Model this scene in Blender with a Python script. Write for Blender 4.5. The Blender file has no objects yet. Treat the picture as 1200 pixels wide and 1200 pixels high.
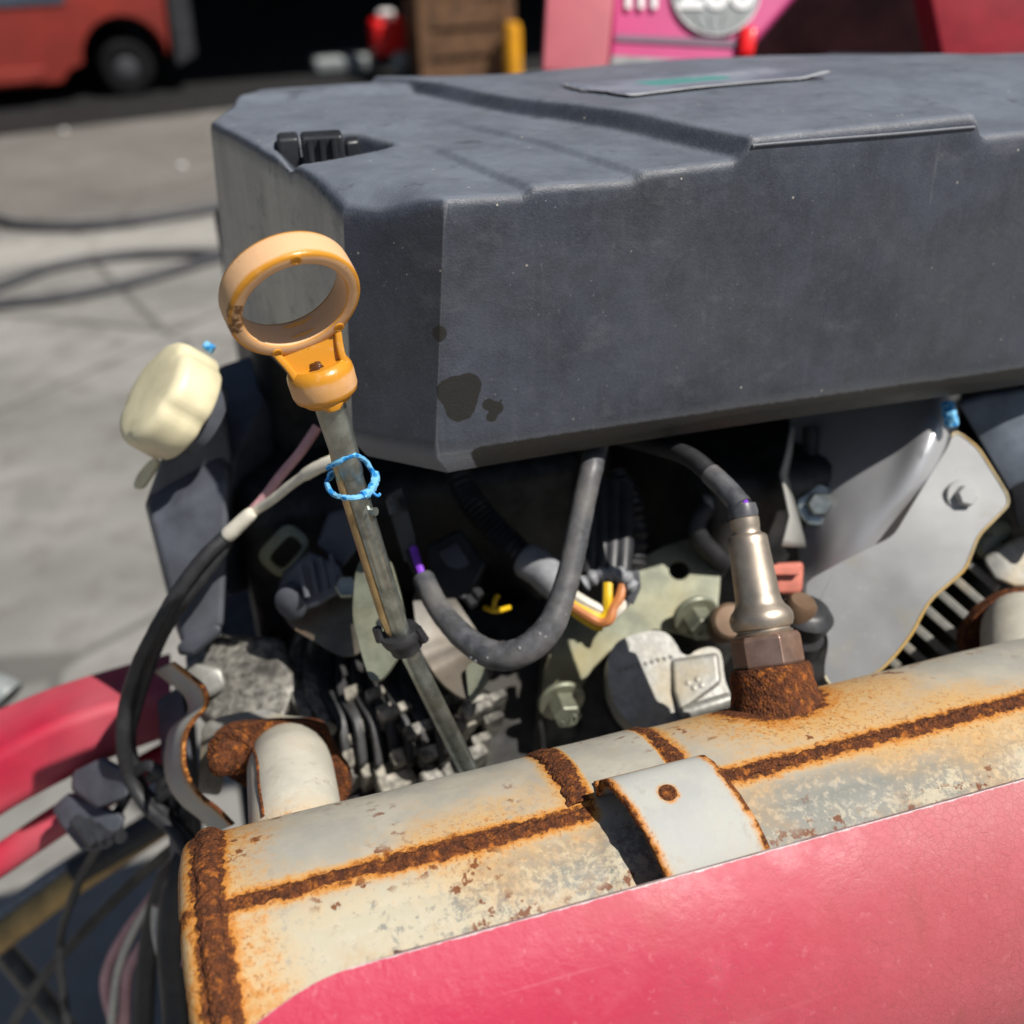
import bpy, bmesh, math, random
from math import sin, cos, pi, radians, sqrt, atan2
from mathutils import Vector, Matrix, noise
random.seed(7)

# ------------------------------------------------------------------ camera, world, sun, exposure
sc = bpy.context.scene
COL = sc.collection
FPX = 1280.0                                   # focal length in pixels of the 1200 px photograph
_V = Vector((80, 2200, FPX)).normalized()
_X = Vector((5050, -928, FPX)); _X = (_X - _V * _X.dot(_V)).normalized()
_f = lambda v: Vector((v[0], -v[1], -v[2]))
XC, ZC = _f(_X), _f(-_V); YC = ZC.cross(XC)
RM = Matrix((XC, YC, ZC))                      # camera axes -> world axes
CAM = Vector((0, 0, 1.2))
cd = bpy.data.cameras.new('camera'); cam = bpy.data.objects.new('camera', cd); COL.objects.link(cam)
cam.matrix_world = Matrix.Translation(CAM) @ RM.to_4x4()
cd.sensor_width = 36; cd.lens = 36 * FPX / 1200; cd.clip_start = .01; cd.clip_end = 300
cd.dof.use_dof = True; cd.dof.focus_distance = .325; cd.dof.aperture_fstop = 8.5
sc.camera = cam
sc.cycles.max_bounces = 5; sc.cycles.diffuse_bounces = 3; sc.cycles.glossy_bounces = 3
SUN = Vector((.38, -.40, .83)).normalized()    # towards the sun
w = bpy.data.worlds.new('World'); sc.world = w; w.use_nodes = True
nt = w.node_tree
sky = nt.nodes.new('ShaderNodeTexSky'); sky.sky_type = 'NISHITA'; sky.sun_disc = False
sky.sun_elevation = math.asin(SUN.z); sky.sun_rotation = atan2(SUN.x, SUN.y)
nt.links.new(sky.outputs[0], nt.nodes['Background'].inputs[0]); nt.nodes['Background'].inputs[1].default_value = .05
sl = bpy.data.lights.new('sun', 'SUN'); sl.energy = 5.0; sl.angle = radians(.53); sl.color = (1, .955, .89)
so = bpy.data.objects.new('sun', sl); COL.objects.link(so); so.rotation_euler = SUN.to_track_quat('Z', 'Y').to_euler(); so.location = (2, -2, 4)
sc.view_settings.view_transform = 'Standard'; sc.view_settings.look = 'None'; sc.view_settings.exposure = .18; sc.view_settings.gamma = 1

def W(px, py, d):                              # point of the place seen at a photo pixel at depth d
    return CAM + RM @ Vector(((px - 600) / FPX * d, -(py - 600) / FPX * d, -d))
def ray(px, py): return W(px, py, 1) - CAM
def WY(px, py, y): r = ray(px, py); return CAM + r * (y / r.y)
def WZ(px, py, z): r = ray(px, py); return CAM + r * ((z - CAM.z) / r.z)
def camvec(v): return (RM @ _f(v)).normalized() # x right, y down, z forward -> world

# ------------------------------------------------------------------ mesh helpers
class MB:
    def __init__(s): s.v = []; s.f = []; s.a = {}
    def add(s, vs, fs, **at):
        o = len(s.v); s.v += [Vector(p) for p in vs]; s.f += [tuple(i + o for i in f) for f in fs]
        for k in set(list(s.a) + list(at)):
            L = s.a.setdefault(k, []); L += [0.0] * (o - len(L)); L += list(at[k]) if k in at else [0.0] * len(vs)
        return s
    def grid(s, rows, closed_u=False, closed_v=False, **at):
        n, m = len(rows), len(rows[0]); vs = [p for r in rows for p in r]; fs = []
        for i in range(n if closed_u else n - 1):
            for j in range(m if closed_v else m - 1):
                a, b = i, (i + 1) % n; c, d = j, (j + 1) % m
                fs.append((a * m + c, a * m + d, b * m + d, b * m + c))
        return s.add(vs, fs, **at)
    def box(s, c, size, rot=None):
        c = Vector(c); h = Vector(size) / 2; R = rot or Matrix.Identity(3)
        vs = [c + R @ Vector((x * h.x, y * h.y, z * h.z)) for x in (-1, 1) for y in (-1, 1) for z in (-1, 1)]
        return s.add(vs, [(0, 1, 3, 2), (4, 6, 7, 5), (0, 4, 5, 1), (2, 3, 7, 6), (0, 2, 6, 4), (1, 5, 7, 3)])
    def tube(s, pts, r, seg=14, caps=True, jitter=0, flat=None):
        pts = [Vector(p) for p in pts]; n = len(pts); rr = r if isinstance(r, (list, tuple)) else [r] * n
        T = [(pts[min(i + 1, n - 1)] - pts[max(i - 1, 0)]).normalized() for i in range(n)]
        u = T[0].orthogonal().normalized() if flat is None else (Vector(flat) - T[0] * T[0].dot(flat)).normalized()
        rows = []
        for i in range(n):
            u = (u - T[i] * u.dot(T[i])).normalized(); b = T[i].cross(u)
            row = []
            for k in range(seg):
                a = 2 * pi * k / seg; q = rr[i]
                if jitter: q *= 1 + jitter * noise.noise(pts[i] * 900 + Vector((cos(a), sin(a), 0)) * 2)
                row.append(pts[i] + (u * cos(a) + b * sin(a)) * q)
            rows.append(row)
        o = len(s.v); s.grid(rows, closed_v=True)
        if caps:
            s.f.append(tuple(o + k for k in range(seg))[::-1]); s.f.append(tuple(o + (n - 1) * seg + k for k in range(seg)))
        return s
    def lathe(s, base, axis, prof, seg=32, attr=None, ref=None, lob=None):
        base = Vector(base); ax = Vector(axis).normalized(); u = (Vector(ref) - ax * ax.dot(Vector(ref))).normalized() if ref else ax.orthogonal().normalized(); b = ax.cross(u)
        rows = [[base + ax * h + (u * cos(2 * pi * k / seg) + b * sin(2 * pi * k / seg)) * r * (lob(2 * pi * k / seg, i) if lob else 1) for k in range(seg)] for i, (r, h) in enumerate(prof)]
        at = {}
        if attr: at[attr[0]] = [attr[1][i] for i in range(len(prof)) for k in range(seg)]
        o = len(s.v); s.grid(rows, closed_v=True, **at)
        m = len(prof)
        if prof[0][0] > 1e-6: s.f.append(tuple(o + k for k in range(seg))[::-1])
        if prof[-1][0] > 1e-6: s.f.append(tuple(o + (m - 1) * seg + k for k in range(seg)))
        return s
    def hull(s, pts):
        bm = bmesh.new()
        for p in pts: bm.verts.new(p)
        r = bmesh.ops.convex_hull(bm, input=bm.verts)
        bmesh.ops.delete(bm, geom=[v for v in bm.verts if not v.link_faces], context='VERTS')
        bmesh.ops.dissolve_limit(bm, angle_limit=radians(4), verts=bm.verts, edges=bm.edges)
        bm.verts.index_update(); s.add([v.co.copy() for v in bm.verts], [tuple(v.index for v in f.verts) for f in bm.faces]); bm.free(); return s
    def plate(s, outline, holes=(), thick=.002, direction=None):
        bm = bmesh.new(); loops = [outline] + list(holes); es = []
        for L in loops:
            vs = [bm.verts.new(p) for p in L]
            es += [bm.edges.new((vs[i], vs[(i + 1) % len(vs)])) for i in range(len(vs))]
        bmesh.ops.triangle_fill(bm, edges=es, use_beauty=True, use_dissolve=False)
        n = direction or Vector((0, 0, 0))
        if direction is None:
            for f in bm.faces: f.normal_update(); n = n + f.normal * (1 if f.normal.dot(CAM - f.calc_center_median()) > 0 else -1)
        n = -n.normalized() * thick
        top = list(bm.faces); r = bmesh.ops.extrude_face_region(bm, geom=top)
        for e in r['geom']:
            if isinstance(e, bmesh.types.BMVert): e.co += n
        bm.faces.ensure_lookup_table(); bmesh.ops.recalc_face_normals(bm, faces=bm.faces)
        bm.verts.index_update(); s.add([v.co.copy() for v in bm.verts], [tuple(v.index for v in f.verts) for f in bm.faces]); bm.free(); return s
    def build(s, name, mat, parent=None, angle=38, bevel=0, seg=2, sub=0, solid=0, recalc=True):
        me = bpy.data.meshes.new(name); me.from_pydata(s.v, [], s.f); me.validate()
        for k, L in s.a.items():
            L += [0.0] * (len(s.v) - len(L)); at = me.attributes.new(k, 'FLOAT', 'POINT'); at.data.foreach_set('value', L)
        bm = bmesh.new(); bm.from_mesh(me)
        if recalc: bmesh.ops.recalc_face_normals(bm, faces=bm.faces)
        for f in bm.faces: f.smooth = True
        ca = radians(angle)
        for e in bm.edges:
            if len(e.link_faces) == 2 and e.calc_face_angle(0) > ca: e.smooth = False
        bm.to_mesh(me); bm.free()
        me.materials.append(mat); o = bpy.data.objects.new(name, me); COL.objects.link(o)
        if solid:
            m = o.modifiers.new('solid', 'SOLIDIFY'); m.thickness = solid; m.offset = 0
        if bevel:
            m = o.modifiers.new('bevel', 'BEVEL'); m.width = bevel; m.segments = seg; m.limit_method = 'ANGLE'; m.angle_limit = radians(30); m.harden_normals = False
            for e in me.edges: e.use_edge_sharp = False
            m = o.modifiers.new('wn', 'WEIGHTED_NORMAL'); m.weight = 80; m.keep_sharp = False
        if sub:
            m = o.modifiers.new('sub', 'SUBSURF'); m.levels = sub; m.render_levels = sub
        if parent is not None:
            o.parent = parent
            o.matrix_parent_inverse = PINV.get(parent.name, Matrix.Identity(4))
        return o
PINV = {}
def tag(o, label, cat, group=None, kind=None):
    o['label'] = label; o['category'] = cat
    if group: o['group'] = group
    if kind: o['kind'] = kind
    return o
def thing(name, label, cat, loc, group=None):
    o = bpy.data.objects.new(name, None); COL.objects.link(o); o.location = loc; o.empty_display_size = .02
    PINV[o.name] = Matrix.Translation(-Vector(loc)); return tag(o, label, cat, group)
def struct(o): o['kind'] = 'structure'; return o
def plane_px(refs, px):
    a, b, c = [W(*r) for r in refs]; n = (b - a).cross(c - a); out = []
    for q in px:
        d = ray(*q); out.append(CAM + d * ((a - CAM).dot(n) / d.dot(n)))
    return out
def spline(pts, n=8):
    pts = [Vector(p) for p in pts]; out = []
    for i in range(len(pts) - 1):
        p0, p1, p2, p3 = pts[max(i - 1, 0)], pts[i], pts[i + 1], pts[min(i + 2, len(pts) - 1)]
        for k in range(n):
            t = k / n; out.append(.5 * ((2 * p1) + (p2 - p0) * t + (2 * p0 - 5 * p1 + 4 * p2 - p3) * t * t + (3 * p1 - p0 - 3 * p2 + p3) * t ** 3))
    return out + [pts[-1]]
def WP(*q): return [W(*p) for p in q]
def ss(a, b, x):
    t = min(1, max(0, (x - a) / (b - a))); return t * t * (3 - 2 * t)
def roundpoly(pts, r, n=4):
    out = []; m = len(pts)
    for i in range(m):
        p, a, b = Vector(pts[i]), Vector(pts[i - 1]), Vector(pts[(i + 1) % m])
        ra = min(r, (a - p).length * .45); rb = min(r, (b - p).length * .45)
        A = p + (a - p).normalized() * ra; B = p + (b - p).normalized() * rb
        for k in range(n + 1):
            t = k / n; out.append(A * (1 - t) ** 2 + p * 2 * t * (1 - t) + B * t * t)
    return out

# ------------------------------------------------------------------ material helpers
class G:
    def __init__(s, name):
        s.m = bpy.data.materials.new(name); s.m.use_nodes = True; s.t = s.m.node_tree; s.b = s.t.nodes['Principled BSDF']
        s.tc = s.t.nodes.new('ShaderNodeTexCoord').outputs['Object']
    def put(s, sock, v):
        if hasattr(v, 'is_linked') or isinstance(v, bpy.types.NodeSocket): s.t.links.new(v, sock)
        else:
            if sock.type == 'RGBA' and len(v) == 3: v = (*v, 1)
            sock.default_value = v
    def mth(s, op, a, b=0.0, c=None):
        n = s.t.nodes.new('ShaderNodeMath'); n.operation = op; s.put(n.inputs[0], a); s.put(n.inputs[1], b)
        if c is not None: s.put(n.inputs[2], c)
        return n.outputs[0]
    def noise(s, scale, detail=4, rough=.55, vec=None, dist=0):
        n = s.t.nodes.new('ShaderNodeTexNoise'); s.put(n.inputs['Vector'], vec or s.tc); n.inputs['Scale'].default_value = scale
        n.inputs['Detail'].default_value = detail; n.inputs['Roughness'].default_value = rough; n.inputs['Distortion'].default_value = dist; return n.outputs[0]
    def voro(s, scale, feature='F1', vec=None, out=0):
        n = s.t.nodes.new('ShaderNodeTexVoronoi'); n.feature = feature; s.put(n.inputs['Vector'], vec or s.tc); n.inputs['Scale'].default_value = scale; return n.outputs[out]
    def step(s, x, a, b, lo=0.0, hi=1.0):
        n = s.t.nodes.new('ShaderNodeMapRange'); n.interpolation_type = 'SMOOTHSTEP'; s.put(n.inputs[0], x)
        for i, v in enumerate((a, b, lo, hi)): n.inputs[i + 1].default_value = v
        return n.outputs[0]
    def mix(s, f, a, b, mode='MIX'):
        n = s.t.nodes.new('ShaderNodeMix'); n.data_type = 'RGBA'; n.blend_type = mode; s.put(n.inputs[0], f); s.put(n.inputs[6], a); s.put(n.inputs[7], b); return n.outputs[2]
    def attr(s, name):
        n = s.t.nodes.new('ShaderNodeAttribute'); n.attribute_name = name; return n.outputs['Fac']
    def xyz(s, vec=None):
        n = s.t.nodes.new('ShaderNodeSeparateXYZ'); s.put(n.inputs[0], vec or s.tc); return n.outputs
    def mapv(s, scale, rot=(0, 0, 0)):
        n = s.t.nodes.new('ShaderNodeMapping'); s.put(n.inputs[0], s.tc); n.inputs['Scale'].default_value = scale; n.inputs['Rotation'].default_value = rot; return n.outputs[0]
    def dist(s, p, r, vec=None):
        n = s.t.nodes.new('ShaderNodeVectorMath'); n.operation = 'DISTANCE'; s.put(n.inputs[0], vec or s.tc); n.inputs[1].default_value = p; return s.mth('DIVIDE', n.outputs['Value'], r)
    def bump(s, h, strength=.3, d=.001):
        n = s.t.nodes.new('ShaderNodeBump'); n.inputs['Strength'].default_value = strength; n.inputs['Distance'].default_value = d; s.put(n.inputs['Height'], h); s.t.links.new(n.outputs[0], s.b.inputs['Normal']); return s
    def set(s, col=None, rough=None, metal=None, spec=None):
        for k, v in (('Base Color', col), ('Roughness', rough), ('Metallic', metal), ('Specular IOR Level', spec)):
            if v is not None: s.put(s.b.inputs[k], v)
        return s.m
def plain(name, col, rough=.5, metal=0.0, var=.25, scale=120, spec=None, bump=.15, dirt=None, dirtamt=.5):
    g = G(name); n = g.noise(scale, 5, .6); n2 = g.noise(scale * .17, 3)
    c = g.mix(g.step(n, .3, .7), tuple(x * (1 - var) for x in col), tuple(min(1, x * (1 + var)) for x in col))
    if dirt: c = g.mix(g.step(n2, .45, .7, 0, dirtamt), c, dirt)
    g.bump(n, bump, .0006); return g.set(c, g.step(n2, .2, .8, max(.05, rough - .12), min(1, rough + .12)), metal, spec)

RUST1, RUST2, RUST3 = (.135, .042, .014), (.36, .115, .020), (.065, .023, .011)
def rustnodes(g):
    a = g.noise(420, 4, .65); b = g.noise(330, 3, .6); c = g.voro(900)
    col = g.mix(g.step(a, .38, .62), RUST3, RUST1); col = g.mix(g.step(b, .52, .74), col, RUST2); col = g.mix(g.step(c, .28, .05, 0, .5), col, (.42, .15, .03)); return col, g.mth('ADD', a, g.mth('MULTIPLY', c, .6))
def m_rust():
    g = G('rust'); c, h = rustnodes(g); g.bump(h, .9, .0012); return g.set(c, .9, 0, .25)
def m_aluminised(name, tan=1.0, amount=1.0, base=(.41, .385, .32), base2=(.34, .33, .285)):
    # aluminised exhaust steel: grey coat, tan heat stain, rust that follows welds and edges ('rust' attribute)
    g = G(name); rc, rh = rustnodes(g); at = g.attr('rust'); st = g.attr('stain')
    n = g.noise(60, 4, .65); f = g.noise(380, 4, .62); l = g.noise(16, 3, .6)
    pn = g.mth('ADD', g.mth('MULTIPLY', g.noise(40, 3, .6), .45), g.mth('MULTIPLY', g.noise(330, 5, .75), .55))
    patch = g.step(g.mth('ADD', pn, g.mth('MULTIPLY', g.attr('cream'), .09)), .475, .555)
    col = g.mix(g.step(n, .35, .65), base2, base)
    low = g.mix(patch, (.225, .225, .20), (.46, .42, .31)); low = g.mix(g.step(f, .48, .70, 0, .55), low, (.50, .47, .38))
    col = g.mix(st, col, low)
    tn = g.mth('ADD', g.mth('MULTIPLY', l, .7), g.mth('ADD', g.mth('MULTIPLY', at, .85), g.mth('MULTIPLY', f, .25)))
    col = g.mix(g.step(tn, .42, .80, 0, .85 * tan), col, (.56, .33, .11)); col = g.mix(g.step(pn, .56, .66, 0, .5 * tan), col, (.25, .255, .24))
    at = g.mth('MULTIPLY', at, g.step(g.noise(26, 3, .6), .25, .75, .70, 1.22)); halo = g.mth('ADD', at, g.mth('MULTIPLY', g.mth('SUBTRACT', f, .5), .9))
    col = g.mix(g.step(halo, .20, .60), col, (.50, .19, .028))
    spm = g.mth('MULTIPLY', g.step(g.noise(230, 3, .6), .56, .63), g.step(g.mth('ADD', g.noise(30, 2), g.mth('MULTIPLY', g.attr('spots'), .22)), .52, .64)); col = g.mix(g.mth('MULTIPLY', g.step(g.noise(90, 4, .7), .5, .7), g.mth('MULTIPLY', g.attr('spots'), .75)), col, (.40, .19, .04))
    col = g.mix(g.mth('MULTIPLY', spm, .92 * amount), col, (.15, .042, .010))
    fr = g.mth('MULTIPLY', g.step(g.noise(800, 4, .7), .54, .62), g.step(g.mth('ADD', at, g.mth('MULTIPLY', l, .5)), .32, .60)); col = g.mix(g.mth('MULTIPLY', fr, .85), col, (.30, .10, .02))
    core = g.step(halo, .52, .66); col = g.mix(core, col, rc)
    g.bump(g.mth('ADD', g.mth('MULTIPLY', f, .25), g.mth('MULTIPLY', core, rh)), .5, .0009)
    return g.set(col, g.mth('ADD', g.step(n, .3, .7, .50, .64), g.mth('MULTIPLY', core, .3)), 0.0, .22)

M = {}
M['rust'] = m_rust()
M['muffler'] = m_aluminised('aluminised_muffler_steel')
M['strap'] = m_aluminised('strap_steel', .5, .15, (.42, .42, .38), (.37, .375, .355))
M['pipe'] = m_aluminised('exhaust_pipe_steel', .6, .3, (.52, .49, .41), (.44, .42, .35))
M['zinc'] = plain('yellow_zinc_plate', (.20, .21, .155), .5, .35, .25, 90, bump=.08, dirt=(.42, .33, .12), dirtamt=.5)
M['bright_zinc'] = plain('bright_zinc', (.26, .267, .265), .55, .25, .08, 40, bump=.05, dirt=(.33, .29, .20), dirtamt=.5)
def m_baffle():
    g = G('dull_baffle_steel'); n = g.noise(11, 4, .55); f = g.noise(420, 3, .6); l = g.noise(45, 4, .6)
    col = g.mix(g.step(n, .3, .7), (.17, .175, .18), (.38, .385, .38)); col = g.mix(g.step(l, .52, .72, 0, .45), col, (.25, .225, .165)); col = g.mix(g.step(f, .58, .72, 0, .25), col, (.30, .30, .29))
    g.bump(g.noise(9, 2, .5), .8, .02); return g.set(col, g.step(l, .3, .7, .60, .75), .05, .2)
M['baffle'] = m_baffle()
M['green_zinc'] = plain('dull_galvanised', (.30, .33, .31), .32, .85, .35, 160, dirt=(.30, .24, .14))
M['cast'] = plain('cast_aluminium', (.30, .295, .27), .5, .4, .16, 300, bump=.25, dirt=(.38, .31, .19), dirtamt=.6)
M['fin_tip'] = plain('dusty_fin_metal', (.27, .25, .21), .6, .3, .5, 260, bump=.4, dirt=(.08, .07, .05), dirtamt=.7)
M['cast_dirty'] = plain('oily_cast_aluminium', (.22, .21, .185), .55, .4, .6, 330, bump=.5, dirt=(.05, .045, .04), dirtamt=.9)
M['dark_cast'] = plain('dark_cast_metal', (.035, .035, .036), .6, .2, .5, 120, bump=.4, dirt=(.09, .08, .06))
M['tan_plate'] = plain('brown_tinged_steel', (.135, .118, .09), .5, .4, .35, 60, dirt=(.30, .13, .05))
M['dark_plate'] = plain('dull_grey_plate', (.105, .10, .09), .45, .5, .3, 60, dirt=(.16, .11, .06))
M['rod'] = plain('brassy_rod', (.40, .29, .15), .35, .7, .25, 120)
M['steel'] = plain('sensor_steel', (.42, .355, .285), .46, .85, .18, 120, bump=.05)
M['hex'] = plain('bronzed_hex_steel', (.36, .25, .20), .4, .75, .25, 160, dirt=(.22, .10, .05))
M['rubber'] = plain('black_rubber', (.022, .022, .024), .55, 0, .3, 200, bump=.2)
M['black'] = plain('black_plastic', (.026, .027, .031), .45, 0, .3, 120, bump=.1, dirt=(.07, .07, .07), dirtamt=.4)
M['tank'] = plain('black_tank_plastic', (.075, .081, .098), .55, 0, .25, 60, bump=.1, dirt=(.07, .07, .07), dirtamt=.35)
M['loom'] = plain('grey_vinyl_sleeve', (.075, .077, .084), .42, 0, .35, 260, bump=.25, dirt=(.17, .16, .145), dirtamt=.6)
M['tape'] = plain('grey_tape', (.23, .235, .25), .6, 0, .2, 200)
M['white_wire'] = plain('off_white_insulation', (.66, .62, .52), .45, 0, .1, 200)
M['yellow_wire'] = plain('yellow_insulation', (.74, .46, .012), .4, 0, .1, 200)
M['orange_wire'] = plain('orange_brown_insulation', (.52, .19, .06), .4, 0, .1, 200)
M['purple_wire'] = plain('purple_insulation', (.22, .05, .55), .4, 0, .1, 200)
M['pink_wire'] = plain('pink_grey_insulation', (.55, .30, .32), .5, 0, .15, 200)
M['copper'] = plain('salmon_plastic', (.55, .17, .12), .5, 0, .2, 120)
M['redpaint'] = plain('red_machine_paint', (.43, .013, .042), .42, 0, .15, 40, dirt=(.55, .20, .22), dirtamt=.45)
M['hood'] = plain('red_hood_paint_shaded', (.22, .010, .020), .6, 0, .15, 40, spec=.12)  # darker red: the shade on the hood is painted into its colour
M['salmon'] = plain('salmon_panel_paint', (.46, .10, .125), .5, 0, .1, 20)
M['magenta'] = plain('magenta_panel_paint', (.52, .045, .19), .5, 0, .1, 20)
M['decal_grey'] = plain('grey_decal', (.22, .24, .24), .5, 0, .15, 60)
M['decal_white'] = plain('white_decal', (.78, .78, .77), .5, 0, .05, 60)
M['decal_dark'] = plain('dark_decal_stripe', (.17, .10, .15), .5, 0, .1, 60)
M['forklift'] = plain('orange_red_paint', (.24, .022, .013), .6, 0, .2, 3, dirt=(.25, .05, .03))
M['tyre'] = plain('tyre_rubber', (.010, .010, .011), .9, 0, .3, 8, spec=.1)
M['glass'] = plain('cab_glass', (.06, .08, .11), .08, 0, .1, 3, spec=.6, bump=0)
M['wood'] = plain('weathered_wood', (.13, .065, .03), .8, 0, .4, 12)
M['woodrod'] = plain('varnished_tan_rod', (.46, .29, .10), .5, 0, .3, 60)
M['yellow_post'] = plain('yellow_post_paint', (.75, .33, .01), .5, 0, .1, 10)
M['recess'] = plain('maroon_recess_shade', (.012, .004, .005), .9, 0, .4, 20, spec=.05)  # near-black stands in for the shade inside the deep recess
M['shed'] = plain('dark_shed_sheet', (.035, .035, .04), .8, 0, .4, 1.5)
M['surface'] = plain('near_black_ground', (.006, .006, .0065), .85, 0, .4, 6)
M['hose'] = plain('grey_hose', (.045, .045, .052), .6, 0, .25, 20)
M['litter'] = plain('white_scrap', (.7, .68, .66), .7, 0, .1, 20)
M['dark_red_light'] = plain('red_lens', (.75, .01, .012), .2, 0, .05, 20)
M['pad'] = plain('dark_blue_pad', (.02, .024, .034), .6, 0, .2, 30)

def m_cover():
    g = G('faded_black_cover_plastic'); n = g.noise(26, 6, .62); m = g.noise(150, 5, .6); bl = g.attr('bleach')
    col = g.mix(g.step(n, .32, .7), (.034, .040, .054), (.066, .076, .100)); col = g.mix(g.step(m, .45, .8, 0, .45), col, (.090, .100, .125))
    col = g.mix(g.step(g.noise(9, 4, .6), .48, .7, 0, .35), col, (.060, .062, .066))
    strk = g.noise(1, 5, .6, vec=g.mapv((130, 60, 6))); col = g.mix(g.mth('MULTIPLY', bl, g.step(strk, .2, .8, .62, 1)), col, (.58, .55, .48))
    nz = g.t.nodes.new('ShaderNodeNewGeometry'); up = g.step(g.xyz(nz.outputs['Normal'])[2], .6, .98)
    col = g.mix(g.mth('MULTIPLY', up, g.step(g.noise(40, 4, .65), .25, .75, .5, .95)), col, (.17, .19, .225))      # sky sheen on upward faces put into the colour
    sn = g.noise(1, 2, .5, vec=g.mapv((14, 400, 300), (.5, .4, .7))); col = g.mix(g.mth('MULTIPLY', g.step(sn, .70, .76), g.step(g.noise(30, 2), .5, .66, 0, .35)), col, (.20, .21, .225))
    for k_, (rot, sc_) in enumerate((((.9, .3, 1.2), (420, 16, 300)), ((.2, 1.4, .3), (380, 300, 12)))):
        sn = g.noise(1, 2, .5, vec=g.mapv(sc_, rot)); col = g.mix(g.mth('MULTIPLY', g.step(sn, .69, .74), g.step(g.noise(22 + 9 * k_, 2), .52, .68, 0, .4)), col, (.19, .20, .215))
    v = g.voro(170); col = g.mix(g.mth('MULTIPLY', g.step(v, .085, .05), g.step(g.noise(70, 1), .57, .63)), col, (.52, .48, .40))
    v2 = g.voro(330); col = g.mix(g.mth('MULTIPLY', g.step(v2, .11, .05), g.step(g.noise(45, 1), .52, .64, 0, .6)), col, (.30, .30, .30))
    vs = g.noise(1, 4, .65, vec=g.mapv((320, 120, 28))); col = g.mix(g.step(vs, .5, .78, 0, .15), col, (.13, .14, .165)); gr = g.noise(900, 2, .5); col = g.mix(g.step(gr, .35, .75, 0, .2), col, (.11, .12, .145)); col = g.mix(g.step(g.noise(60, 5, .7), .56, .7, 0, .5), col, (.045, .049, .058))
    sf = g.noise(1, 5, .7, vec=g.mapv((38, 40, 70), (.2, .5, .1))); col = g.mix(g.step(sf, .55, .72, 0, .45), col, (.125, .132, .148)); pt = nz.outputs['Pointiness']; col = g.mix(g.step(pt, .515, .56, 0, .6), col, (.22, .23, .25))
    # oil blots on the front
    x, y, z = g.xyz(); wob = g.mth('MULTIPLY', g.mth('SUBTRACT', g.noise(420, 4, .6), .5), .5); blot = None
    for (px, py, r) in ((543, 460, .0080), (540, 478, .0074), (529, 459, .0070), (550, 452, .0055), (514, 392, .0040), (573, 475, .0032), (583, 479, .0034), (577, 489, .0030), (500, 553, .0050), (521, 554, .004), (506, 375, .0014), (588, 470, .0010)):
        p = WY(px, py, .3182); d = g.dist((p.x, .3182, p.z), r); q = g.mth('POWER', g.mth('MAXIMUM', g.mth('SUBTRACT', 1.0, g.mth('MULTIPLY', d, d)), 0.0), 2.0); blot = q if blot is None else g.mth('ADD', blot, q)
    blot = g.step(g.mth('ADD', blot, g.mth('MULTIPLY', wob, .55)), .24, .28)
    edge = g.step(g.mth('ADD', g.attr('lip'), g.mth('MULTIPLY', wob, .3)), .45, .55); blot = g.mth('MAXIMUM', blot, edge)
    col = g.mix(g.mth('MULTIPLY', blot, .96), col, (.024, .024, .022))
    g.bump(g.mth('ADD', g.noise(1300, 3, .65), g.mth('MULTIPLY', m, .8)), .38, .0005)
    return g.set(col, g.mth('SUBTRACT', g.step(m, .3, .7, .42, .56), g.mth('MULTIPLY', blot, .12)), 0, .42)
M['cover'] = m_cover()
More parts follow.
